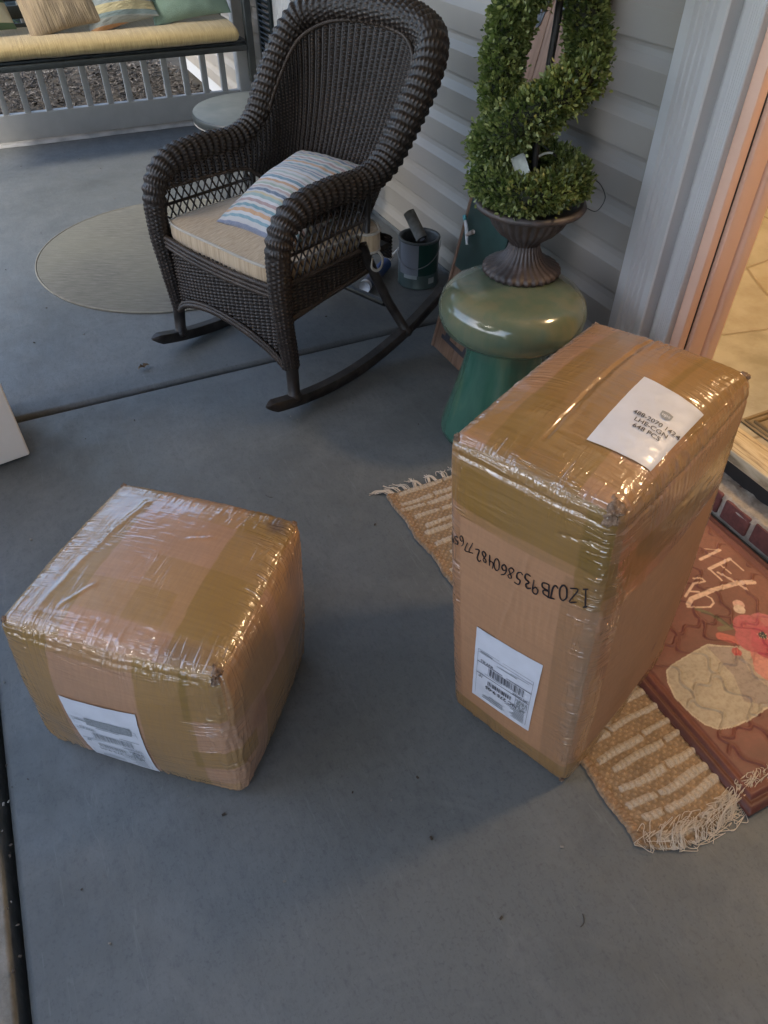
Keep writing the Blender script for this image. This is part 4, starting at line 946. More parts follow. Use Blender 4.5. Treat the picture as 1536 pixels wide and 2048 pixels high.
def leaves(P, r, n, ln, wd, seed, lowz=None):
    g_ = np.random.default_rng(seed); i_ = g_.uniform(0, len(P)-1.001, n); i0 = i_.astype(int); th = g_.uniform(0, 2*math.pi, n)
    TT, NN_, BB = frames(P); base = P[i0]*(1-(i_-i0))[:, None]+P[i0+1]*(i_-i0)[:, None]
    d_ = NN_[i0]*np.cos(th)[:, None]+BB[i0]*np.sin(th)[:, None]
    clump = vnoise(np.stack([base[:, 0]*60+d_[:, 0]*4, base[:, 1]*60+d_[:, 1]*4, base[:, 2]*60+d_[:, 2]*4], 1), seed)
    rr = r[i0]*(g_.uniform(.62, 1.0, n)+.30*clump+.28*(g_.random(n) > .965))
    c_ = base+d_*rr[:, None]
    ax = d_+g_.normal(0, .55, (n, 3))+np.array([0, 0, .35]); ax /= np.linalg.norm(ax, axis=1, keepdims=True)
    sd = np.cross(ax, g_.normal(0, 1, (n, 3))); sd /= np.linalg.norm(sd, axis=1, keepdims=True); nm = np.cross(ax, sd)
    l_ = ln*g_.uniform(.65, 1.25, n)[:, None]; w_ = wd*g_.uniform(.7, 1.2, n)[:, None]
    sh = [(0, 0, 0), (.35, .5, .10), (.75, .42, .06), (1.0, 0, -.06), (.75, -.42, .06), (.35, -.5, .10)]
    V = np.stack([c_+ax*l_*(a)+sd*w_*b+nm*l_*c for a, b, c in sh], 1)
    F = np.array([(0, 1, 2, 3), (0, 3, 4, 5)])[None]+(np.arange(n)*6)[:, None, None]
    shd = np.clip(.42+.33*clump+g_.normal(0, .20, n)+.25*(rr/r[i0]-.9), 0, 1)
    return (V.reshape(-1, 3), F.reshape(-1, 4)), np.repeat(shd, 6)
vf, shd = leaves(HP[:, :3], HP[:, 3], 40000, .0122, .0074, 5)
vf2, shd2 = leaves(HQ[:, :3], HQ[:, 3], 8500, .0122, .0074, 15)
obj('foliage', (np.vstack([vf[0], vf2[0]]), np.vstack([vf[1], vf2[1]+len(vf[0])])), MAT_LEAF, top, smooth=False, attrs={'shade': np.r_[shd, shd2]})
v_, f_ = tube(HQ[:, :3], HQ[:, 3]*.55, 14); obj('spiral_core', (v_, f_), MAT_CORE_SHADE, top)
obj('stem', tube(np.array([(1.168, 1.569, .64), (1.164, 1.572, .85), (1.170, 1.567, 1.05), (1.168, 1.569, 1.5)]), .0085, 10), MAT_BLACK, top)
for z_, a_ in ((.93, 20), (.80, 80), (1.13, 150)):
    dx, dy = math.cos(rad(a_))*.1, math.sin(rad(a_))*.1; obj('support_wire', bar((1.168-dx, 1.569-dy, z_), (1.168+dx, 1.569+dy, z_+.004), .0016, 6), MAT_BLACK, top)
def tagcard(p, u, w, a, b, name):
    p, u, w = [np.array(q, float) for q in (p, u, w)]; u /= np.linalg.norm(u); w = w-u*(w@u); w /= np.linalg.norm(w); U, V_ = np.meshgrid(np.linspace(-1, 1, 10), np.linspace(-1, 1, 10), indexing='ij')
    n_ = np.cross(u, w); X = p+u*a*U[..., None]+w*b*V_[..., None]+n_*(.004*U**2)[..., None]; g = grid_faces(10, 10); V2 = np.vstack([X.reshape(-1, 3), (X-n_*.0005).reshape(-1, 3)])
    return obj(name, (V2, np.vstack([g, g[:, ::-1]+100])), MAT_TAGP, top)
MAT_TAGP = simple('tag_paper', (.42, .45, .42), .6, .12, 60, 0)
pt = ctr+.085*tw-.035*rt; lab = tagcard((pt[0], pt[1], .772), (.80, -.58, .55), (.2, .2, .8), .017, .024, 'care_tag')
pt = ctr+.075*tw+.02*rt; tagcard((pt[0], pt[1], .80), (.85, -.5, .25), (-.3, -.4, .7), .017, .004, 'care_tag')

# ------------------------------------------------------------------ leaning sign
sg_ = thing('porch_sign', (1.16, 1.9, 0), 'tall wooden plank sign with black serif letters leaning on the siding behind the stool', 'sign')
Mw = Mat('sign_wood', (.3, .16, .09), .7); gr = Mw.noise(5, 6, .6, vec=Mw.mapv(Mw.co(), (6, 7, .5)), dist=.8)
Mw.set('Base Color', Mw.ramp(gr, [(.3, (.12, .068, .045)), (.5, (.21, .125, .085)), (.7, (.28, .175, .12))])); Mw.bump(gr, .3, .002)
MAT_GPAINT = simple('dark_green_paint', (.016, .045, .042), .5, .3, 12, .2)
lean = .225; sy0, sy1 = 1.765, 2.010; sx0 = 1.158
def SG(p):
    """sign coordinates (across from far edge, up the board, out of its face)"""
    p = np.asarray(p, float); k = math.atan(lean); u = np.array([math.sin(k), 0, math.cos(k)]); o = np.array([-math.cos(k), 0, math.sin(k)])
    return np.array([sx0, sy1, .003])+p[..., :1]*np.array([0, -1.0, 0])+p[..., 1:2]*u+p[..., 2:3]*o
W_ = sy1-sy0
for (a, b) in ((0, W_*.5-.001), (W_*.5+.001, W_)):
    v_, f_ = box(a, b, 0, 1.36, -.018, 0, .002); obj('plank', (SG(v_), f_), Mw.m, sg_)
v_, f_ = box(-.012, -.001, 0, 1.36, -.02, .006, .002); obj('edge_strip', (SG(v_), f_), Mw.m, sg_); v_, f_ = box(W_+.001, W_+.012, 0, 1.36, -.02, .006, .002); obj('edge_strip', (SG(v_), f_), Mw.m, sg_)
v_, f_ = box(.006, W_-.006, .30, .80, .001, .007, .002); obj('painted_panel', (SG(v_), f_), MAT_GPAINT, sg_)
def R2(x0, x1, y0, y1): return [(x0, y0), (x1, y0), (x1, y1), (x0, y1)]
E_ = [R2(.055, .085, .065, .205), R2(.035, .19, .052, .066), R2(.035, .17, .205, .218), R2(.086, .14, .128, .140), [(.175, .066), (.19, .066), (.19, .10), (.183, .10)], [(.155, .205), (.17, .205), (.17, .178), (.163, .178)]]
Wl = [[(.03, 1.16), (.055, 1.16), (.095, 1.0), (.082, .985)], [(.082, .985), (.095, 1.0), (.128, 1.13), (.118, 1.13)], [(.118, 1.13), (.128, 1.13), (.165, 1.0), (.155, .985)], [(.155, .985), (.165, 1.0), (.215, 1.16), (.195, 1.16)]]
for nm_, polys in (('letter', E_), ('letter', Wl)):
    ms = []
    for q in polys:
        q = np.array(q); n_ = len(q); v_ = np.vstack([np.c_[q, np.full(n_, .001)], np.c_[q, np.full(n_, .0025)]]); ms.append((SG(v_), [list(range(n_, 2*n_))]+[[i, (i+1) % n_, n_+(i+1) % n_, n_+i] for i in range(n_)]))
    obj(nm_, cat(*ms), MAT_INK, sg_, smooth=False)

# ------------------------------------------------------------------ paint can, roller tube, caulk, clip
PC = (1.345, 2.498, 0)
can = thing('paint_can', PC, 'open dark green and grey paint can with wire handle by the foot of the wall', 'can')
Mcn = Mat('paint_can_print', (.1, .12, .11), .35, Metallic=.2)
tcx = Mcn.co(); sxx = Mcn.n.new('ShaderNodeSeparateXYZ'); Mcn.l.new(tcx, sxx.inputs[0])
at_ = Mcn.math('ARCTAN2', sxx.outputs['Y'], sxx.outputs['X']); af = Mcn.math('FRACT', Mcn.math('ADD', Mcn.math('MULTIPLY', at_, .159155), .5))
lab_ = Mcn.ramp(af, [(0, (.20, .21, .24)), (.17, (.012, .045, .035)), (.36, (.17, .18, .20)), (.42, (.10, .11, .12))], 'CONSTANT')
zf = Mcn.ramp(sxx.outputs['Z'], [(0, (.10, .13, .13)), (.045, (.15, .21, .21)), (.062, (1, 1, 1))], 'CONSTANT')
low = Mcn.ramp(sxx.outputs['Z'], [(0, 1), (.055, 0)], 'CONSTANT')
Mcn.set('Base Color', Mcn.mix(low, lab_, (.07, .10, .095))); Mcn.bump(Mcn.noise(8), .1, .003)
obj('can_body', lathe([(.0, .001), (.081, .001), (.083, .004), (.0825, .008), (.081, .011), (.081, .176), (.0825, .180), (.0825, .184)], PC, 64), Mcn.m, can)
MAT_STEEL = simple('dull_steel', (.22, .23, .24), .4, .15, 30, 0, Metallic=.7)
obj('can_rim', lathe([(.0826, .183), (.0845, .187), (.0835, .191), (.079, .192), (.072, .190), (.070, .185), (.0695, .15), (.0695, .12)], PC, 64), simple('stained_rim', (.05, .055, .055), .45, .4, 40, .2), can)
obj('paint_surface', lathe([(.0695, .12), (.04, .121), (.0, .121)], PC, 48), simple('dried_paint', (.10, .11, .10), .5, .2, 20, .3), can)
a = np.linspace(0, math.pi, 40); vd = np.array([.47, .88]); sd_ = np.array([.88, -.47])
hx = np.stack([PC[0]+sd_[0]*.086*np.cos(a)-vd[0]*.088*np.sin(a), PC[1]+sd_[1]*.086*np.cos(a)-vd[1]*.088*np.sin(a), .155-.062*np.sin(a)+.018*np.cos(a)], 1)
obj('wire_handle', tube(hx, .0018, 6), MAT_STEEL, can)
MAT_WLAB = simple('white_print', (.30, .33, .33), .5, .1, 50, 0)
def can_patch(a0, a1, z0, z1, mat, name, r=.0822):
    t = np.linspace(a0, a1, 12); V = np.array([(PC[0]+r*math.cos(q), PC[1]+r*math.sin(q), z) for q in t for z in (z0, z1)]); return obj(name, (V, grid_faces(12, 2)), mat, can)
fa = math.atan2(-.88, -.47)
can_patch(fa+.55, fa+.90, .022, .046, MAT_WLAB, 'can_label'); can_patch(fa-.75, fa-.05, .045, .060, MAT_WLAB, 'can_label')
tb0, tb1 = fl(844, 478, .212), fl(818, 425, .285)
d_ = (tb1-tb0)/np.linalg.norm(tb1-tb0); tr = tag(obj('roller_tube', cat(tube(np.array([tb0, (tb0+tb1)/2, tb1]), .0225, 24)), simple('grey_fleece', (.13, .125, .11), .9, .2, 60, .5), None, loc=tb0), 'grey roller cover lying across the open paint can', 'roller cover')
v_, f_ = tube(np.array([tb0-d_*.0015, tb0+d_*.0, tb0+d_*.002]), .021, 24); obj('tube_ring', (v_, f_), MAT_BLACK, tr)
v_, f_ = tube(np.array([tb0-d_*.003, tb0-d_*.0025, tb0-d_*.0016]), .0105, 20); obj('end_cap', (v_, f_), simple('pale_cap', (.24, .25, .32), .5, .05), tr)
q0, q1, q2 = fl(729, 574, .03), fl(772, 527, .026), fl(800, 493, .028)
ck = thing('caulk_tube', q0-np.array([0, 0, .03]), 'dark blue caulk tube with white ends lying on the floor beside the paint can', 'caulk tube')
MAT_BLUE = simple('blue_tube', (.02, .045, .13), .35, .2, 20, 0); MAT_WPL = simple('white_plastic', (.62, .64, .68), .35, .05, 20, 0)
u_ = (q1-q0)/np.linalg.norm(q1-q0)
obj('tube_body', tube(np.array([q0+u_*.02, (q0+q1)/2, q1]), .0235, 20), MAT_BLUE, ck); obj('tube_end', tube(np.array([q0, q0+u_*.01, q0+u_*.0195]), .0245, 20), MAT_WPL, ck)
obj('tube_shoulder', tube(np.array([q1+u_*.0005, q1+u_*.006, q1+u_*.012]), [.0235, .02, .010], 20), MAT_BLUE, ck)
obj('nozzle', tube(np.array([q1+u_*.0125, q1+(q2-q1)*.5, q2]), [.0085, .006, .0035], 12), MAT_WPL, ck)
a = np.linspace(0, 2*math.pi, 30, endpoint=False); cr = q1+u_*.03
rg_ = np.stack([cr[0]-.012+.014*np.cos(a), cr[1]+.0*a, cr[2]+.016+.018*np.sin(a)], 1); obj('tip_loop', tube(rg_, .0022, 6, closed=True), MAT_WPL, ck)
# clip on the sign face
cp = SG(np.array([[.045, .42, .018]]))[0]; cl_ = thing('plastic_clip', cp, 'small white and teal plastic clip pinned on the leaning sign above the stool', 'clip')
X3 = lambda a, b, c: SG(np.array([[.045+a, .42+b, .018+c]]))[0]
obj('arm', tube(np.array([X3(-.030, .030, 0), X3(-.012, .012, 0), X3(.014, -.030, 0)]), [.0055, .006, .0045], 8), MAT_WPL, cl_)
obj('tip', tube(np.array([X3(-.042, .042, 0), X3(-.036, .036, 0), X3(-.0305, .0305, 0)]), .0062, 8), simple('teal_plastic', (.10, .36, .42), .4, .05), cl_)
obj('side_arm', tube(np.array([X3(.004, -.004, .004), X3(.016, .006, .004), X3(.034, .018, .004)]), [.0045, .0065, .0075], 8), simple('pinkish_plastic', (.50, .42, .38), .4, .05), cl_)

# ------------------------------------------------------------------ woven rug and printed doormat
def seg_dist(Px, Py, pts):
    d = np.full(Px.shape, 9.0)
    for (x0, y0), (x1, y1) in zip(pts[:-1], pts[1:]):
        L2 = (x1-x0)**2+(y1-y0)**2+1e-12; t = np.clip(((Px-x0)*(x1-x0)+(Py-y0)*(y1-y0))/L2, 0, 1)
        d = np.minimum(d, np.hypot(Px-x0-t*(x1-x0), Py-y0-t*(y1-y0)))
    return d
def inpoly(Px, Py, pts):
    r = np.zeros(Px.shape, bool); n = len(pts)
    for i in range(n):
        x0, y0 = pts[i]; x1, y1 = pts[(i+1) % n]
        c_ = ((y0 > Py) != (y1 > Py)) & (Px < (x1-x0)*(Py-y0)/(y1-y0+1e-15)+x0); r ^= c_
    return r
rx0, rx1, ry0, ry1 = .658, 1.27, .262, 1.352
nx, ny = 360, 560
A, Bq = np.meshgrid(np.linspace(0, rx1-rx0, nx), np.linspace(0, ry1-ry0, ny), indexing='ij')
i_ = A/.0085; j_ = Bq/.0078; h = weave(i_, j_); base = .005+.0042*h+.0012*fnoise(np.stack([A*120, Bq*120, A*0], -1), 2, 2)
jute = np.array((.36, .24, .13)); cream = np.array((.46, .385, .29))
col = jute*(1+.30*fnoise(np.stack([A*70, Bq*70, A*0], -1), 4, 3))[..., None]*(.55+.55*h)[..., None]
lat = np.clip((h-.4)*2, 0, 1)
for k in range(31):
    yc = .020+.0352*k+.004*math.sin(k*2.1); aend = .030+.012*math.sin(k*1.7+1)+.01*math.sin(k*.6)
    for (a0, a1) in ((aend, .13+.05*math.sin(k*5.1)), (.137+.05*math.sin(k*5.1), .28+.03*math.sin(k*3.3)), (.31+.02*math.sin(k*2.2), .58)):
        yy = yc+.0022*math.sin(k*9+a0*90)+.0035*np.sin(A*9+k)+.0012*np.sin(A*55+k*2); w = .0080+.0014*np.sin(A*31+k)
        lobes = np.abs(np.sin(math.pi*(A/.0125+k*.37)))**.5
        q = np.clip(1-((Bq-yy)/w)**2, 0, 1)**.5*smooth01((A-a0)/.006+.5)*smooth01((a1-A)/.006+.5)
        base = np.maximum(base, .004+.0080*q*(.5+.5*lobes)*(q > 0)); mk = (smooth01((q-.25)/.3))[..., None]; col = col*(1-mk)+cream*(.78+.22*lobes+.08*fnoise(np.stack([A*50, Bq*50, A*0+k], -1), 3, 2))[..., None]*mk
bl = smooth01((.022-A)/.006); base = base+bl*.004*np.abs(np.sin(Bq/.0105*math.pi)); col = col*(1-.25*bl[..., None])+np.array((.36, .19, .10))*.25*bl[..., None]
wob = .003*np.sin(Bq*40)+.004*np.sin(Bq*11)+.002*fnoise(np.stack([Bq*80, A*0, A*0], -1), 1, 2)
edge = np.minimum(np.minimum(A, rx1-rx0-A), np.minimum(Bq, ry1-ry0-Bq)); base = base*smooth01(edge/.004+.15)
Xr = rx0+A+wob*(1-A/(rx1-rx0)); Yr = ry0+Bq+.015*np.sin(A*3.0+.2)*(1-Bq/(ry1-ry0))-.02*np.exp(-((A-.12)/.08)**2)*np.clip(1-Bq/.15, 0, 1)+.03*np.clip(1-A/.07, 0, 1)**2*np.clip(1-Bq/.1, 0, 1)
rug = thing('woven_rug', (.95, .8, 0), 'tan jute rug with cream ridged stripes and fringe under the doormat', 'rug')
Mr = Mat('jute_weave', (.4, .27, .14), .95, Sheen_Weight=.2); Mr.set('Base Color', Mr.mix(Mr.ramp(Mr.noise(300, 3), [(.3, .4), (.6, 0)]), Mr.attr('col'), (.10, .06, .03))); Mr.bump(Mr.noise(420, 3), .5, .0015)
V = np.stack([Xr, Yr, base+.0015], -1).reshape(-1, 3)
obj('woven_body', (V, grid_faces(nx, ny)), Mr.m, rug, attrs={'col': np.clip(col, 0, 1).reshape(-1, 3)})
def fringe(y, x0, x1, n, dirn, seed, curl, name='fringe'):
    g_ = random.Random(seed); ms = []
    for k in range(n):
        x = g_.uniform(x0, x1); gx_ = round(x/.05)*.05; tx = x+(gx_-x)*.5+g_.gauss(0, .012); L_ = g_.uniform(.035, .075)
        yb = y(x); p = [(x, yb, .006)]; ang_ = g_.uniform(-.9, .9)
        for s_ in (.3, .6, .85, 1.0):
            ang_ += g_.uniform(-curl, curl); p.append((x+(tx-x)*s_+math.sin(ang_)*.016*s_*2, yb+dirn*L_*s_*abs(math.cos(ang_*.6))-(0 if dirn < 0 else 0), .003+g_.uniform(.001, .012)*(1-s_*.4)))
        P, _ = spline(p, 14); ms.append(tube(P, .0008, 4))
    return obj(name, cat(*ms), MAT_FRINGE, rug)
MAT_FRINGE = simple('cotton_fringe', (.56, .49, .40), .95, .1, 50, 0)
yn = lambda x: ry0+.015*math.sin((x-rx0)*3+.2)-.02*math.exp(-((x-rx0-.12)/.08)**2)+.03*max(0, 1-(x-rx0)/.07)**2
g_ = random.Random(3)
def fringe_near(n, seed):
    g_ = random.Random(seed); ms = []
    for k in range(n):
        x = g_.uniform(rx0+.01, rx0+.42); cl = round(x/.045)*.045; yb = yn(x)+.006; up_a = g_.random() < .72
        # many strands are swept back over the rug by feet, the rest hang off its end
        L_ = g_.uniform(.014, .042); dx = g_.gauss(.020, .022)+(cl-x)*.95
        p = [(x, yb, .008)]
        if up_a: p += [(x+dx*.3, yb-.010, .006), (x+dx*.8, yb+L_*.25, .014+g_.uniform(0, .006)), (x+dx*1.4+g_.gauss(0, .008), yb+L_*.55, .017+g_.uniform(0, .004)), (x+dx*1.0+g_.gauss(.012, .012), yb+L_*.75, .015), (x+dx*.6+g_.gauss(.012, .012), yb+L_*.55, .014)]
        else: p += [(x+dx*.2, yb-.012, .005), (x+dx*.6+g_.gauss(0, .006), yb-L_*.45, .004), (x+dx+g_.gauss(0, .01), yb-L_*.6+g_.gauss(0, .006), .003), (x+dx*1.2+g_.gauss(.01, .008), yb-L_*.45, .003)]
        P, _ = spline(p, 18); ms.append(tube(P, .00065, 4))
    return obj('fringe', cat(*ms), MAT_FRINGE, rug)
fringe_near(230, 5)
ms = []
for k, (x, dx, ln) in enumerate([(.668, -.045, .05), (.676, -.03, .045), (.70, -.03, .06), (.72, -.02, .05), (.745, .01, .05), (.765, -.025, .055), (.79, .01, .05), (.81, -.02, .05), (.84, .0, .05), (.87, .01, .05)]):
    for q in range(7):
        e = g_.gauss(0, .004); e2 = g_.gauss(0, .008)
        P, _ = spline([(x+e, ry1-.004, .007), (x+dx*.35+e, ry1+ln*.25, .012), (x+dx*.7+e2*.6, ry1+ln*.45+e, .006), (x+dx+e2, ry1+ln*.6+g_.gauss(0, .005), .003)], 14); ms.append(tube(P, .0009, 4))
obj('fringe', cat(*ms), MAT_FRINGE, rug)

mx0, mx1, my0, my1 = .886, 1.415, .243, 1.03
nx, ny = 330, 470
A, Bq = np.meshgrid(np.linspace(mx0, mx1, nx), np.linspace(my0, my1, ny), indexing='ij')
px = lambda pts: [tuple(fl(u, v, .023)[:2]) for u, v in pts]
edge = np.minimum(np.minimum(A-mx0, mx1-A), np.minimum(Bq-my0, my1-Bq))
Z = .0135+.0045*smooth01(edge/.006)+.0018*np.exp(-((edge-.010)/.0035)**2)-.003*np.exp(-((edge-.019)/.003)**2)+.003*np.exp(-((edge-.028)/.0045)**2)-.002*np.exp(-((edge-.040)/.003)**2)
inn = smooth01((edge-.045)/.01)
# wavy flagstone seams
gx_ = (A-mx0)/.082; wv_ = .16*np.sin(Bq*55)+.12*np.sin(Bq*97+1)+.1*np.sin(Bq*23); rowf = gx_+wv_; ri = np.floor(rowf); dr = np.abs(rowf-np.round(rowf))*.082
gy_ = (Bq-my0)/.115+.5*(ri % 2)+.37*np.sin(ri*2.3); wv2 = .06*np.sin(A*130+ri); dc = np.abs(gy_+wv2-np.round(gy_+wv2))*.115
dd = np.minimum(dr, dc); Z = Z+inn*(.0024*np.exp(-(dd/.0032)**2)-.0012*np.exp(-((dd-.0055)/.0028)**2)+.0005*fnoise(np.stack([A*60, Bq*60, A*0], -1), 3, 4))
n1 = fnoise(np.stack([A*9, Bq*22, A*0], -1), 6, 5); n2 = fnoise(np.stack([A*60, Bq*160, A*0], -1), 8, 3)
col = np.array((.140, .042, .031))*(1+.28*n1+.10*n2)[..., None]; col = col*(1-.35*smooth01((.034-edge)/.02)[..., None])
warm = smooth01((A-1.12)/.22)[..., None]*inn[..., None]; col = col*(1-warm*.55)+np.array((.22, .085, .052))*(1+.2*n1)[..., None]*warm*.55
def paint(mask, c_, soft=None):
    global col
    m_ = np.clip(mask, 0, 1)[..., None]; c_ = np.array(c_)*(1+.12*n2+.10*n1)[..., None]; col = col*(1-m_)+c_*m_
pot = px([(1333, 1338), (1345, 1326), (1375, 1308), (1415, 1285), (1440, 1288), (1475, 1290), (1536, 1318), (1600, 1350), (1620, 1400), (1536, 1415), (1502, 1438), (1470, 1452), (1440, 1457), (1412, 1448), (1385, 1428), (1350, 1392), (1336, 1362)])
ip = inpoly(A, Bq, pot); dp = seg_dist(A, Bq, pot+[pot[0]])
paint(ip*1.0, (.35, .30, .225)); 
shp = px([(1415, 1290), (1470, 1292), (1536, 1330), (1600, 1380), (1536, 1408), (1490, 1400), (1470, 1350)]); paint(inpoly(A, Bq, shp)*.75, (.235, .185, .17))
paint((dp < .0035)*ip*.7, (.50, .42, .31))
pale = px([(1478, 1288), (1536, 1296), (1600, 1330), (1560, 1390), (1500, 1340)]); paint(inpoly(A, Bq, pale)*.8, (.40, .32, .24))
pnk = px([(1502, 1300), (1560, 1300), (1600, 1330), (1580, 1370), (1540, 1362), (1512, 1340)]); paint(inpoly(A, Bq, pnk)*.85, (.50, .17, .14))
for pts, w_, c_ in (([(1392, 1214), (1420, 1224), (1445, 1240), (1462, 1254)], .0045, (.10, .085, .04)), ([(1442, 1255), (1470, 1250), (1482, 1232)], .007, (.13, .10, .05)), ([(1405, 1222), (1440, 1232), (1465, 1252)], .002, (.05, .03, .02))):
    paint(smooth01((w_-seg_dist(A, Bq, px(pts)))/.003+.5), c_)
paint(smooth01((.011-seg_dist(A, Bq, px([(1443, 1270), (1474, 1278)])))/.003+.5), (.42, .09, .07))
def blob(u, v, r, c_, k=1.0, e=.003):
    p = px([(u, v)])[0]; d_ = np.hypot(A-p[0], (Bq-p[1])*k)+r*.16*fnoise(np.stack([A*80, Bq*80, A*0+u], -1), 5, 2); paint(smooth01((r-d_)/e+.5), c_)
fc_ = px([(1527, 1268)])[0]
for t, c_ in ((.6, (.44, .13, .13)), (1.9, (.40, .085, .10)), (3.1, (.38, .075, .09)), (4.3, (.37, .05, .075)), (5.5, (.35, .045, .075))):
    d_ = np.hypot(A-fc_[0]-.032*math.cos(t), Bq-fc_[1]-.032*math.sin(t))+.006*n1; paint(smooth01((.036-d_)/.003+.5), c_)
d_ = np.hypot(A-fc_[0], Bq-fc_[1]); paint(smooth01((.026-d_-.004*n1)/.006+.5)*.8, (.42, .06, .09)); paint(smooth01((.0095-d_)/.002+.5), (.035, .045, .05)); dots = (vnoise(np.stack([A*420, Bq*420, A*0], -1), 9) > .55)*(d_ < .013); paint(dots*.8, (.6, .55, .3))
blob(1479, 1206, .014, (.60, .36, .28)); blob(1480, 1216, .013, (.60, .45, .34)); blob(1475, 1301, .0105, (.40, .06, .06)); blob(1474, 1300, .005, (.50, .13, .10))
LET = (.62, .42, .30)
for pts, w_ in (([(1410, 1095), (1441, 1098)], .0022), ([(1441, 1097), (1402, 1116)], .0040), ([(1420, 1135), (1461, 1115)], .0045), ([(1420, 1135), (1445, 1158)], .0024), ([(1442, 1127), (1463, 1144)], .0021), ([(1461, 1115), (1488, 1138)], .0022),
               ([(1378, 1206), (1384, 1195), (1428, 1177), (1478, 1163), (1509, 1162)], .0062), ([(1437, 1142), (1472, 1161), (1496, 1177)], .0030), ([(1376, 1211), (1400, 1212), (1422, 1211), (1429, 1203), (1424, 1194), (1413, 1188)], .0022),
               ([(1388, 1154), (1405, 1154), (1411, 1160), (1388, 1165)], .0024), ([(1382, 1180), (1399, 1181)], .0024), ([(1388, 1165), (1372, 1190)], .003)):
    paint(smooth01((w_-seg_dist(A, Bq, px(pts)))/.0018+.5), LET)
dm = thing('doormat', ((mx0+mx1)/2, (my0+my1)/2, .0), 'terracotta doormat printed with cream lettering, stone pot and red poppy', 'doormat')
Mdm = Mat('printed_rubber', (.3, .1, .06), .55); Mdm.set('Base Color', Mdm.mix(Mdm.ramp(Mdm.noise(130, 4), [(.3, .28), (.55, 0)]), Mdm.attr('col'), (.07, .03, .02))); Mdm.bump(Mdm.noise(300, 3), .35, .0012)
V = np.stack([A, Bq, Z], -1); V[0, :, 2] = V[-1, :, 2] = .012; V[:, 0, 2] = V[:, -1, 2] = .012
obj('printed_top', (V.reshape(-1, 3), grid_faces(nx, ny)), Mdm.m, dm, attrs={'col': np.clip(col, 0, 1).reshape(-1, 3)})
obj('edge_band', cat(box(mx0, mx0+.002, my0, my1, .004, .0125), box(mx0+.0021, mx1, my0, my0+.002, .004, .0125), box(mx1-.002, mx1, my0+.0021, my1, .004, .0125)), simple('mat_rubber', (.11, .035, .025), .6), dm, smooth=False)

# ------------------------------------------------------------------ round rug, side table
rr_ = thing('round_rug', (.51, 3.22, 0), 'flat round sisal rug in mottled grey beige behind the rocking chair', 'rug')
Mrr = Mat('sisal', (.32, .30, .24), .95); uvs = Mrr.mapv(Mrr.co(), (1, 1, 1), rot=(0, 0, .5)); s1 = Mrr.noise(1, 4, .7, vec=Mrr.mapv(uvs, (14, 90, 1))); s2 = Mrr.noise(2.2, 3)
Mrr.set('Base Color', Mrr.mix(Mrr.ramp(s2, [(.35, 0), (.65, .6)]), Mrr.ramp(s1, [(.3, (.10, .098, .085)), (.55, (.16, .155, .135)), (.75, (.23, .22, .19))]), (.19, .185, .145))); Mrr.bump(s1, .6, .004)
obj('pile', lathe([(.0, .0075), (.2, .0075), (.4, .0075), (.572, .0075), (.580, .006), (.583, .0005)], (.51, 3.22, 0), 128), Mrr.m, rr_)
a = np.linspace(0, 2*math.pi, 128, endpoint=False); obj('binding', tube(np.stack([.51+.581*np.cos(a), 3.22+.581*np.sin(a), 0*a+.005], 1), .0042, 8, closed=True), simple('rug_binding', (.20, .19, .16), .9), rr_)
tb = thing('side_table', (.99, 3.30, 0), 'low round table with grey stone top and dark edge behind the rocking chair', 'table')
Mtt = Mat('stone_top', (.24, .25, .22), .5); Mtt.set('Base Color', Mtt.ramp(Mtt.noise(9, 6, .65), [(.3, (.10, .11, .10)), (.7, (.17, .175, .155))]))
obj('table_top', lathe([(.0, .5), (.275, .5), (.283, .498)], (.99, 3.30, 0), 96), Mtt.m, tb)
obj('top_edge', lathe([(.2835, .4975), (.287, .492), (.287, .468), (.283, .463)], (.99, 3.30, 0), 96), MAT_DARKMETAL, tb)
obj('lower_lip', lathe([(.283, .4625), (.285, .459), (.281, .456), (.0, .455)], (.99, 3.30, 0), 96), simple('pale_lip', (.30, .28, .25), .6), tb)
for k in range(4):
    t = rad(45+90*k); obj('leg', tube(np.array([(.99+.2*math.cos(t), 3.3+.2*math.sin(t), .455), (.99+.19*math.cos(t), 3.3+.19*math.sin(t), .25), (.99+.235*math.cos(t), 3.3+.235*math.sin(t), .009)]), .011, 10), MAT_DARKMETAL, tb)

# ------------------------------------------------------------------ porch swing and its cushions
sw = thing('porch_swing', (.3, 4.7, .45), 'long dark metal porch swing bench hanging before the railing', 'swing')
SY, SZ = 4.45, .49; SX0, SX1 = -.60, 1.335
obj('front_rail', box(SX0, SX1-.04, SY, SY+.03, SZ-.008, SZ+.020, .004), MAT_DARKMETAL, sw)
obj('seat_slats', cat(*[box(SX0, SX1-.04, SY+.035+.062*k, SY+.085+.062*k, SZ+.012, SZ+.030, .003) for k in range(7)]), MAT_DARKMETAL, sw)
obj('back_rest', cat(*[box(SX0, SX1-.04, SY+.47+.013*k, SY+.485+.013*k, SZ+.06+.075*k, SZ+.118+.075*k, .003) for k in range(6)]), MAT_DARKMETAL, sw)
obj('back_post', box(SX1-.075, SX1-.045, SY+.55, SY+.58, SZ, SZ+.55, .004), MAT_DARKMETAL, sw)
obj('arm_post', box(SX1-.038, SX1+.002, SY+.002, SY+.04, SZ-.16, SZ+.30, .006), MAT_DARKMETAL, sw)
obj('arm_rest', box(SX1-.045, SX1+.012, SY-.03, SY+.56, SZ+.301, SZ+.33, .008), MAT_DARKMETAL, sw)
obj('side_brace', box(SX1-.032, SX1-.004, SY+.042, SY+.55, SZ-.02, SZ+.02, .004), MAT_DARKMETAL, sw)
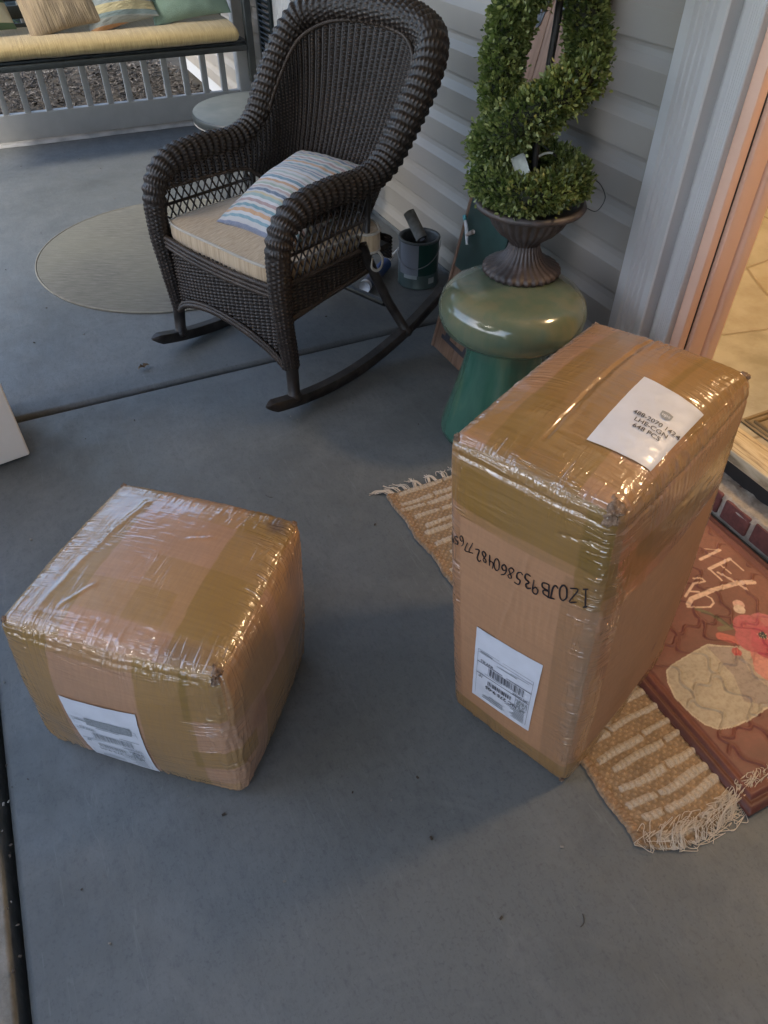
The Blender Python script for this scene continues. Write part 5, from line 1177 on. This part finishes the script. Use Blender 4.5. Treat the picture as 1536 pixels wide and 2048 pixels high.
def chain(p, q, n):
    p, q = np.array(p), np.array(q); out_ = []; d_ = (q-p)/n
    for i in range(n):
        c_ = p+d_*(i+.5); t = np.linspace(0, 2*math.pi, 14, endpoint=False); L_ = np.linalg.norm(d_)*.68
        X_ = np.stack([(.008*np.cos(t) if i % 2 else 0*t)+c_[0]-d_[0]*0, (0*t if i % 2 else .008*np.cos(t))+c_[1], L_*np.sin(t)+c_[2]], 1); out_.append(tube(X_, .0028, 6, closed=True))
    return cat(*out_)
for x_ in (SX1-.018, SX0+.02): obj('chain', chain((x_, SY+.01, SZ+.33), (x_, SY+.01, 2.55), 60), MAT_DARKMETAL, sw); obj('chain', chain((x_, SY+.54, SZ+.33), (x_, SY+.54, 2.55), 60), MAT_DARKMETAL, sw)
obj('arm_post', box(SX0-.04, SX0, SY+.002, SY+.04, SZ, SZ+.30, .006), MAT_DARKMETAL, sw)
# long seat cushion
Mbc = fabric('tan_slub_fabric', (.40, .30, .15)); uq = Mbc.n.new('ShaderNodeUVMap').outputs[0]; sl_ = Mbc.noise(1, 4, .7, vec=Mbc.mapv(uq, (120, 9, 1)))
Mbc.set('Base Color', Mbc.ramp(sl_, [(.3, (.30, .21, .085)), (.6, (.44, .33, .15)), (.75, (.54, .43, .23))])); Mbc.bump(sl_, .8, .006)
xs = np.linspace(SX0+.01, SX1-.075, 260); t = np.linspace(0, 2*math.pi, 72, endpoint=False)
cy_ = np.sign(np.cos(t))*np.abs(np.cos(t))**.6; cz_ = np.sign(np.sin(t))*np.abs(np.sin(t))**.75
k_ = np.clip(np.minimum(xs-xs[0], xs[-1]-xs)/.018, 0, 1); k_ = np.sqrt(np.clip(1-(1-k_)**2, .02, 1))
XX = np.stack([xs[:, None]+0*t, SY+.225+(.235*cy_)[None]*(.93+.07*k_[:, None]), SZ+.070+(.047*cz_)[None]*k_[:, None]+.004*fnoise(np.stack([xs[:, None]*9+0*t, cy_[None]*2+0*xs[:, None], cz_[None]+0*xs[:, None]], -1), 4, 3)], -1)
fcs = [list(q) for q in grid_faces(260, 72, cv=True)]+[list(range(72)), [259*72+i for i in range(72)][::-1]]
bc = tag(obj('bench_cushion', (XX.reshape(-1, 3), fcs), Mbc.m, None, loc=(.3, SY+.2, SZ+.035), uv=np.stack([XX[..., 0], t[None]*.08+0*XX[..., 0]], -1).reshape(-1, 2)), 'long tan bench cushion lying on the dark porch swing', 'cushion')
def swing_pillow(xc, w, hgt, tilt, mat, label, seed, yb=4.60, th=.075, rot=0.0, yaw=0.0):
    zb = SZ+.112; k = rad(tilt); up_ = np.array([math.sin(rot), math.sin(k)*math.cos(rot), math.cos(k)*math.cos(rot)]); ac = np.array([math.cos(yaw)*math.cos(rot), math.sin(yaw), -math.sin(rot)]); ac /= np.linalg.norm(ac)
    c0 = np.array([xc, yb, zb+.012])-ac*w/2; c1 = c0+ac*w; V, g, uv = pillow([c0, c1, c1+up_*hgt, c0+up_*hgt], np.cross(up_, ac)*-1 if False else np.cross(ac, up_), th, 44, .06, seed, .016)
    o = obj('throw_pillow', (V, g), mat, None, loc=(xc, yb, zb), uv=uv, merge=2e-4); return tag(o, label, 'pillow', 'throw pillows on the porch swing')
Mg1 = fabric('green_cream_fabric', (.3, .3, .2)); uq = Mg1.n.new('ShaderNodeUVMap').outputs[0]; s_x = Mg1.n.new('ShaderNodeSeparateXYZ'); Mg1.l.new(uq, s_x.inputs[0]); Mg1.set('Base Color', Mg1.ramp(s_x.outputs['Y'], [(0, (.05, .09, .04)), (.06, (.45, .40, .27)), (.26, (.05, .10, .05)), (.45, (.45, .40, .27)), (.55, (.07, .12, .06)), (.75, (.45, .40, .27))], 'CONSTANT'))
Mg2 = fabric('brown_seersucker', (.30, .22, .13)); uq = Mg2.n.new('ShaderNodeUVMap').outputs[0]; sl_ = Mg2.noise(1, 4, .6, vec=Mg2.mapv(uq, (22, 2.2, 1))); Mg2.set('Base Color', Mg2.ramp(sl_, [(.3, (.20, .15, .10)), (.6, (.32, .24, .145)), (.8, (.40, .31, .19))])); Mg2.bump(sl_, .9, .01)
Mg3 = fabric('faded_stripe_fabric', (.3, .3, .28)); uq = Mg3.n.new('ShaderNodeUVMap').outputs[0]; uw = Mg3.n.new('ShaderNodeSeparateXYZ'); Mg3.l.new(Mg3.mapv(uq, (1, 1, 1), rot=(0, 0, .12)), uw.inputs[0])
Mg3.set('Base Color', rampwide(Mg3, uw.outputs['Y'], [(.42, .22, .10), (.30, .32, .30), (.20, .26, .26), (.44, .38, .22), (.26, .30, .30), (.36, .36, .30), (.46, .42, .26), (.22, .26, .28), (.40, .36, .26), (.36, .40, .30), (.25, .28, .30), (.42, .42, .28), (.3, .32, .32), (.44, .42, .3)])); Mg3.bump(Mg3.noise(1, 3, .6, vec=Mg3.mapv(uq, (4, 26, 1))), .8, .01)
Mg4 = fabric('mint_fabric', (.25, .36, .28))
swing_pillow(-.02, .40, .42, 24, Mg1.m, 'green and cream banded pillow at the left end of the swing', 11, rot=-.10)
swing_pillow(.415, .37, .44, 30, Mg2.m, 'brown rumpled pillow between the banded and faded striped swing pillows', 12, rot=-.16, yb=4.56)
swing_pillow(.70, .36, .42, 28, Mg3.m, 'faded grey and yellow striped pillow on the swing', 13, rot=-.20, yb=4.57)
swing_pillow(1.06, .42, .40, 22, Mg4.m, 'plain mint green pillow nearest the wall on the swing', 14, rot=-.10, yb=4.60)

# ------------------------------------------------------------------ things at the far wall, white box, litter
lp_ = thing('louvred_panel', (1.47, 4.63, 0), 'dark louvred shutter panel leaning on the siding behind the side table', 'shutter panel')
pl = [box(1.462, 1.484, 4.52, 4.55, .002, 1.2, .003), box(1.462, 1.484, 4.735, 4.765, .002, 1.2, .003)]
for k in range(44):
    v_, f_ = box(-.014, .014, 4.551, 4.734, -.003, .003); pl.append(xf((v_, f_), Matrix.Translation((1.470, 0, .03+.0265*k)) @ Matrix.Rotation(rad(48), 4, 'Y')))
obj('frame', cat(*pl[:2]), MAT_SHUT, lp_, smooth=False); obj('louvres', cat(*pl[2:]), MAT_SHUT, lp_, smooth=False)
tb_ = [(1.4855, 4.47), (1.462, 4.47), (1.462, 4.42)]
y = 4.42
for k in range(5): tb_ += [(1.468, y-.004), (1.468, y-.014), (1.462, y-.018), (1.462, y-.038)]; y -= .042
tb_ += [(1.462, 4.18), (1.4855, 4.18)]
tag(obj('trim_board', extrude(tb_, .02, 2.5), MAT_WHITE, None, loc=(1.47, 4.3, .02), smooth=False), 'white fluted vertical board on the siding beside the louvred panel', 'trim board')
wb = thing('white_box', (-.42, 2.08, 0), 'plain white box standing on the porch floor at the left edge', 'box')
Mwb = simple('white_foam', (.62, .60, .58), .55, .04, 6, .1)
yaw_ = rad(10); Rz = Matrix.Rotation(yaw_, 4, 'Z'); Tm = Matrix.Translation((-.222, 1.952, 0)) @ Rz
v_, f_ = box(-.40, 0, 0, .32, .012, .47, .006); v_[:, 0] += np.where(v_[:, 0] > -.2, .012*np.sin(np.clip(v_[:, 2]/.47, 0, 1)*math.pi), 0)*0
obj('carton', xf((v_, f_), Tm), Mwb, wb); v_, f_ = box(-.41, .010, -.010, .33, .471, .52, .006); obj('lid', xf((v_, f_), Tm), Mwb, wb)
v_, f_ = box(-.38, -.02, .02, .30, .0005, .0115); obj('base_tray', xf((v_, f_), Tm), simple('olive_tray', (.12, .10, .03), .8), wb, smooth=False)
def dry_leaf(p, s, yaw, label):
    n_ = 9; U, V_ = np.meshgrid(np.linspace(-1, 1, n_), np.linspace(-1, 1, n_), indexing='ij'); lob = (1-U**2)*(.62+.38*np.abs(np.sin(U*6)))
    X = np.stack([U*s, V_*s*.55*lob, .006+s*.35*(np.abs(V_)*lob)+s*.25*np.abs(np.sin(U*3))], -1).reshape(-1, 3); c_, s_ = math.cos(yaw), math.sin(yaw); X = X @ np.array([[c_, -s_, 0], [s_, c_, 0], [0, 0, 1]]).T+np.array([p[0], p[1], 0])
    return tag(obj('dry_leaf', (X, grid_faces(n_, n_)), Mlf, None, loc=(p[0], p[1], 0)), label, 'leaf')
Mlf = simple('dead_leaf', (.11, .075, .045), .85, .3, 80, .3)
p_ = fl(289, 738); dry_leaf(p_, .022, .3, 'curled brown dry leaf on the floor in front of the left rocker')
g_ = random.Random(12); ms = []; ms2 = []
for k in range(140):
    x, y = g_.uniform(-.36, 1.35), g_.uniform(.1, 4.8)
    if k < 22: x = g_.uniform(-.398, -.36); y = g_.uniform(.4, 1.4)
    s_ = g_.uniform(.0012, .0035); v_, f_ = box(-s_, s_, -s_*.6, s_*.6, 0, s_*.7); t_ = Matrix.Translation((x, y, .001 if x > -.37 else -.008)) @ Matrix.Rotation(g_.uniform(0, 3), 4, 'Z')
    (ms if g_.random() < .6 else ms2).append(xf((v_, f_), t_))
for u, v in ((1165, 1828), (545, 995)):
    p_ = fl(u, v); q = [(p_[0], p_[1], .001)]; a_ = g_.uniform(0, 6)
    for i in range(4): a_ += g_.uniform(-.7, .7); q.append((q[-1][0]+.006*math.cos(a_), q[-1][1]+.006*math.sin(a_), .002))
    P, _ = spline(q, 10); ms.append(tube(P, .0007, 4))
tag(obj('floor_debris', cat(*ms), simple('dark_crumbs', (.05, .04, .03), .9), smooth=False), 'scattered dark crumbs and twigs on the porch floor', 'debris', kind='stuff')
tag(obj('floor_debris', cat(*ms2), simple('pale_crumbs', (.20, .19, .17), .9), smooth=False), 'scattered pale crumbs on the porch floor', 'debris', kind='stuff')

# ------------------------------------------------------------------ shade tree beside the porch (out of frame; it dapples the low sun)
def shade_tree(x, y, zc, rx, rz, n, seed, label):
    g_ = np.random.default_rng(seed); t_ = thing('shade_tree', (x, y, -.16), label, 'tree')
    obj('trunk', tube(np.array([(x, y, -.16), (x+.05, y, 1.2), (x-.05, y+.05, zc-.6), (x, y, zc+rz*.4)]), [.16, .13, .10, .04], 12), simple('bark', (.10, .08, .06), .95, .3, 12, .8, .02), t_)
    d_ = g_.normal(0, 1, (n, 3)); d_ /= np.linalg.norm(d_, axis=1, keepdims=True); r_ = g_.uniform(.45, 1, n)**.6
    c_ = d_*r_[:, None]*np.array([rx, rx, rz])*(1+.22*fnoise(d_*2.2, seed, 3))[:, None]+np.array([x, y, zc])
    a_ = g_.normal(0, 1, (n, 3)); a_ /= np.linalg.norm(a_, axis=1, keepdims=True); b_ = np.cross(a_, g_.normal(0, 1, (n, 3))); b_ /= np.linalg.norm(b_, axis=1, keepdims=True)
    V = np.stack([c_-a_*.075, c_+b_*.045, c_+a_*.075, c_-b_*.045], 1).reshape(-1, 3)
    obj('crown', (V, np.arange(n*4).reshape(-1, 4)), MAT_LEAF, t_, smooth=False, attrs={'shade': np.repeat(g_.uniform(.1, .8, n), 4)})
shade_tree(-4.6, -.45, 4.3, 2.15, 1.7, 15000, 21, 'leafy shade tree beside the near end of the porch')


def added_hedge(x, y0, y1, w, h, n, seed, label='shrub row added past the walkway to block low light'):
    g_ = np.random.default_rng(seed); t_ = thing('added_hedge', (x, (y0+y1)/2, -.16), label, 'added_hedge')
    U, V_ = np.meshgrid(np.linspace(0, 1, 60), np.linspace(0, 2*math.pi, 24, endpoint=False), indexing='ij')
    X = np.stack([x+w*.38*np.sign(np.cos(V_))*np.abs(np.cos(V_))**.5, y0+(y1-y0)*U, -.16+h*.5+h*.46*np.sign(np.sin(V_))*np.abs(np.sin(V_))**.5], -1)
    obj('shaded_core', (X.reshape(-1, 3), grid_faces(60, 24, cv=True)), MAT_CORE_SHADE, t_)  # solid filler core in the dark gap-shade colour
    c_ = np.stack([x+w*.5*g_.choice([-1, 1, 0], n)*1.0+g_.normal(0, .05, n)+g_.uniform(-.3, .3, n)*w, g_.uniform(y0, y1, n), -.16+g_.uniform(0, 1, n)**.8*h+g_.normal(0, .04, n)], 1)
    a_ = g_.normal(0, 1, (n, 3)); a_ /= np.linalg.norm(a_, axis=1, keepdims=True); b_ = np.cross(a_, g_.normal(0, 1, (n, 3))); b_ /= np.linalg.norm(b_, axis=1, keepdims=True)
    V = np.stack([c_-a_*.05, c_+b_*.03, c_+a_*.05, c_-b_*.03], 1).reshape(-1, 3)
    obj('leaves', (V, np.arange(n*4).reshape(-1, 4)), MAT_LEAF, t_, smooth=False, attrs={'shade': np.repeat(g_.uniform(.0, .5, n), 4)})
added_hedge(-3.0, -3.0, 5.0, .7, 1.5, 14000, 31)  # added screen, cuts low daylight from the open left side
added_hedge(.2, 8.6, 11.6, 4.4, 2.1, 12000, 33, 'shrub bed added beyond the mulch to cut far-end light')  # added screen, cuts skylight coming in at the far end
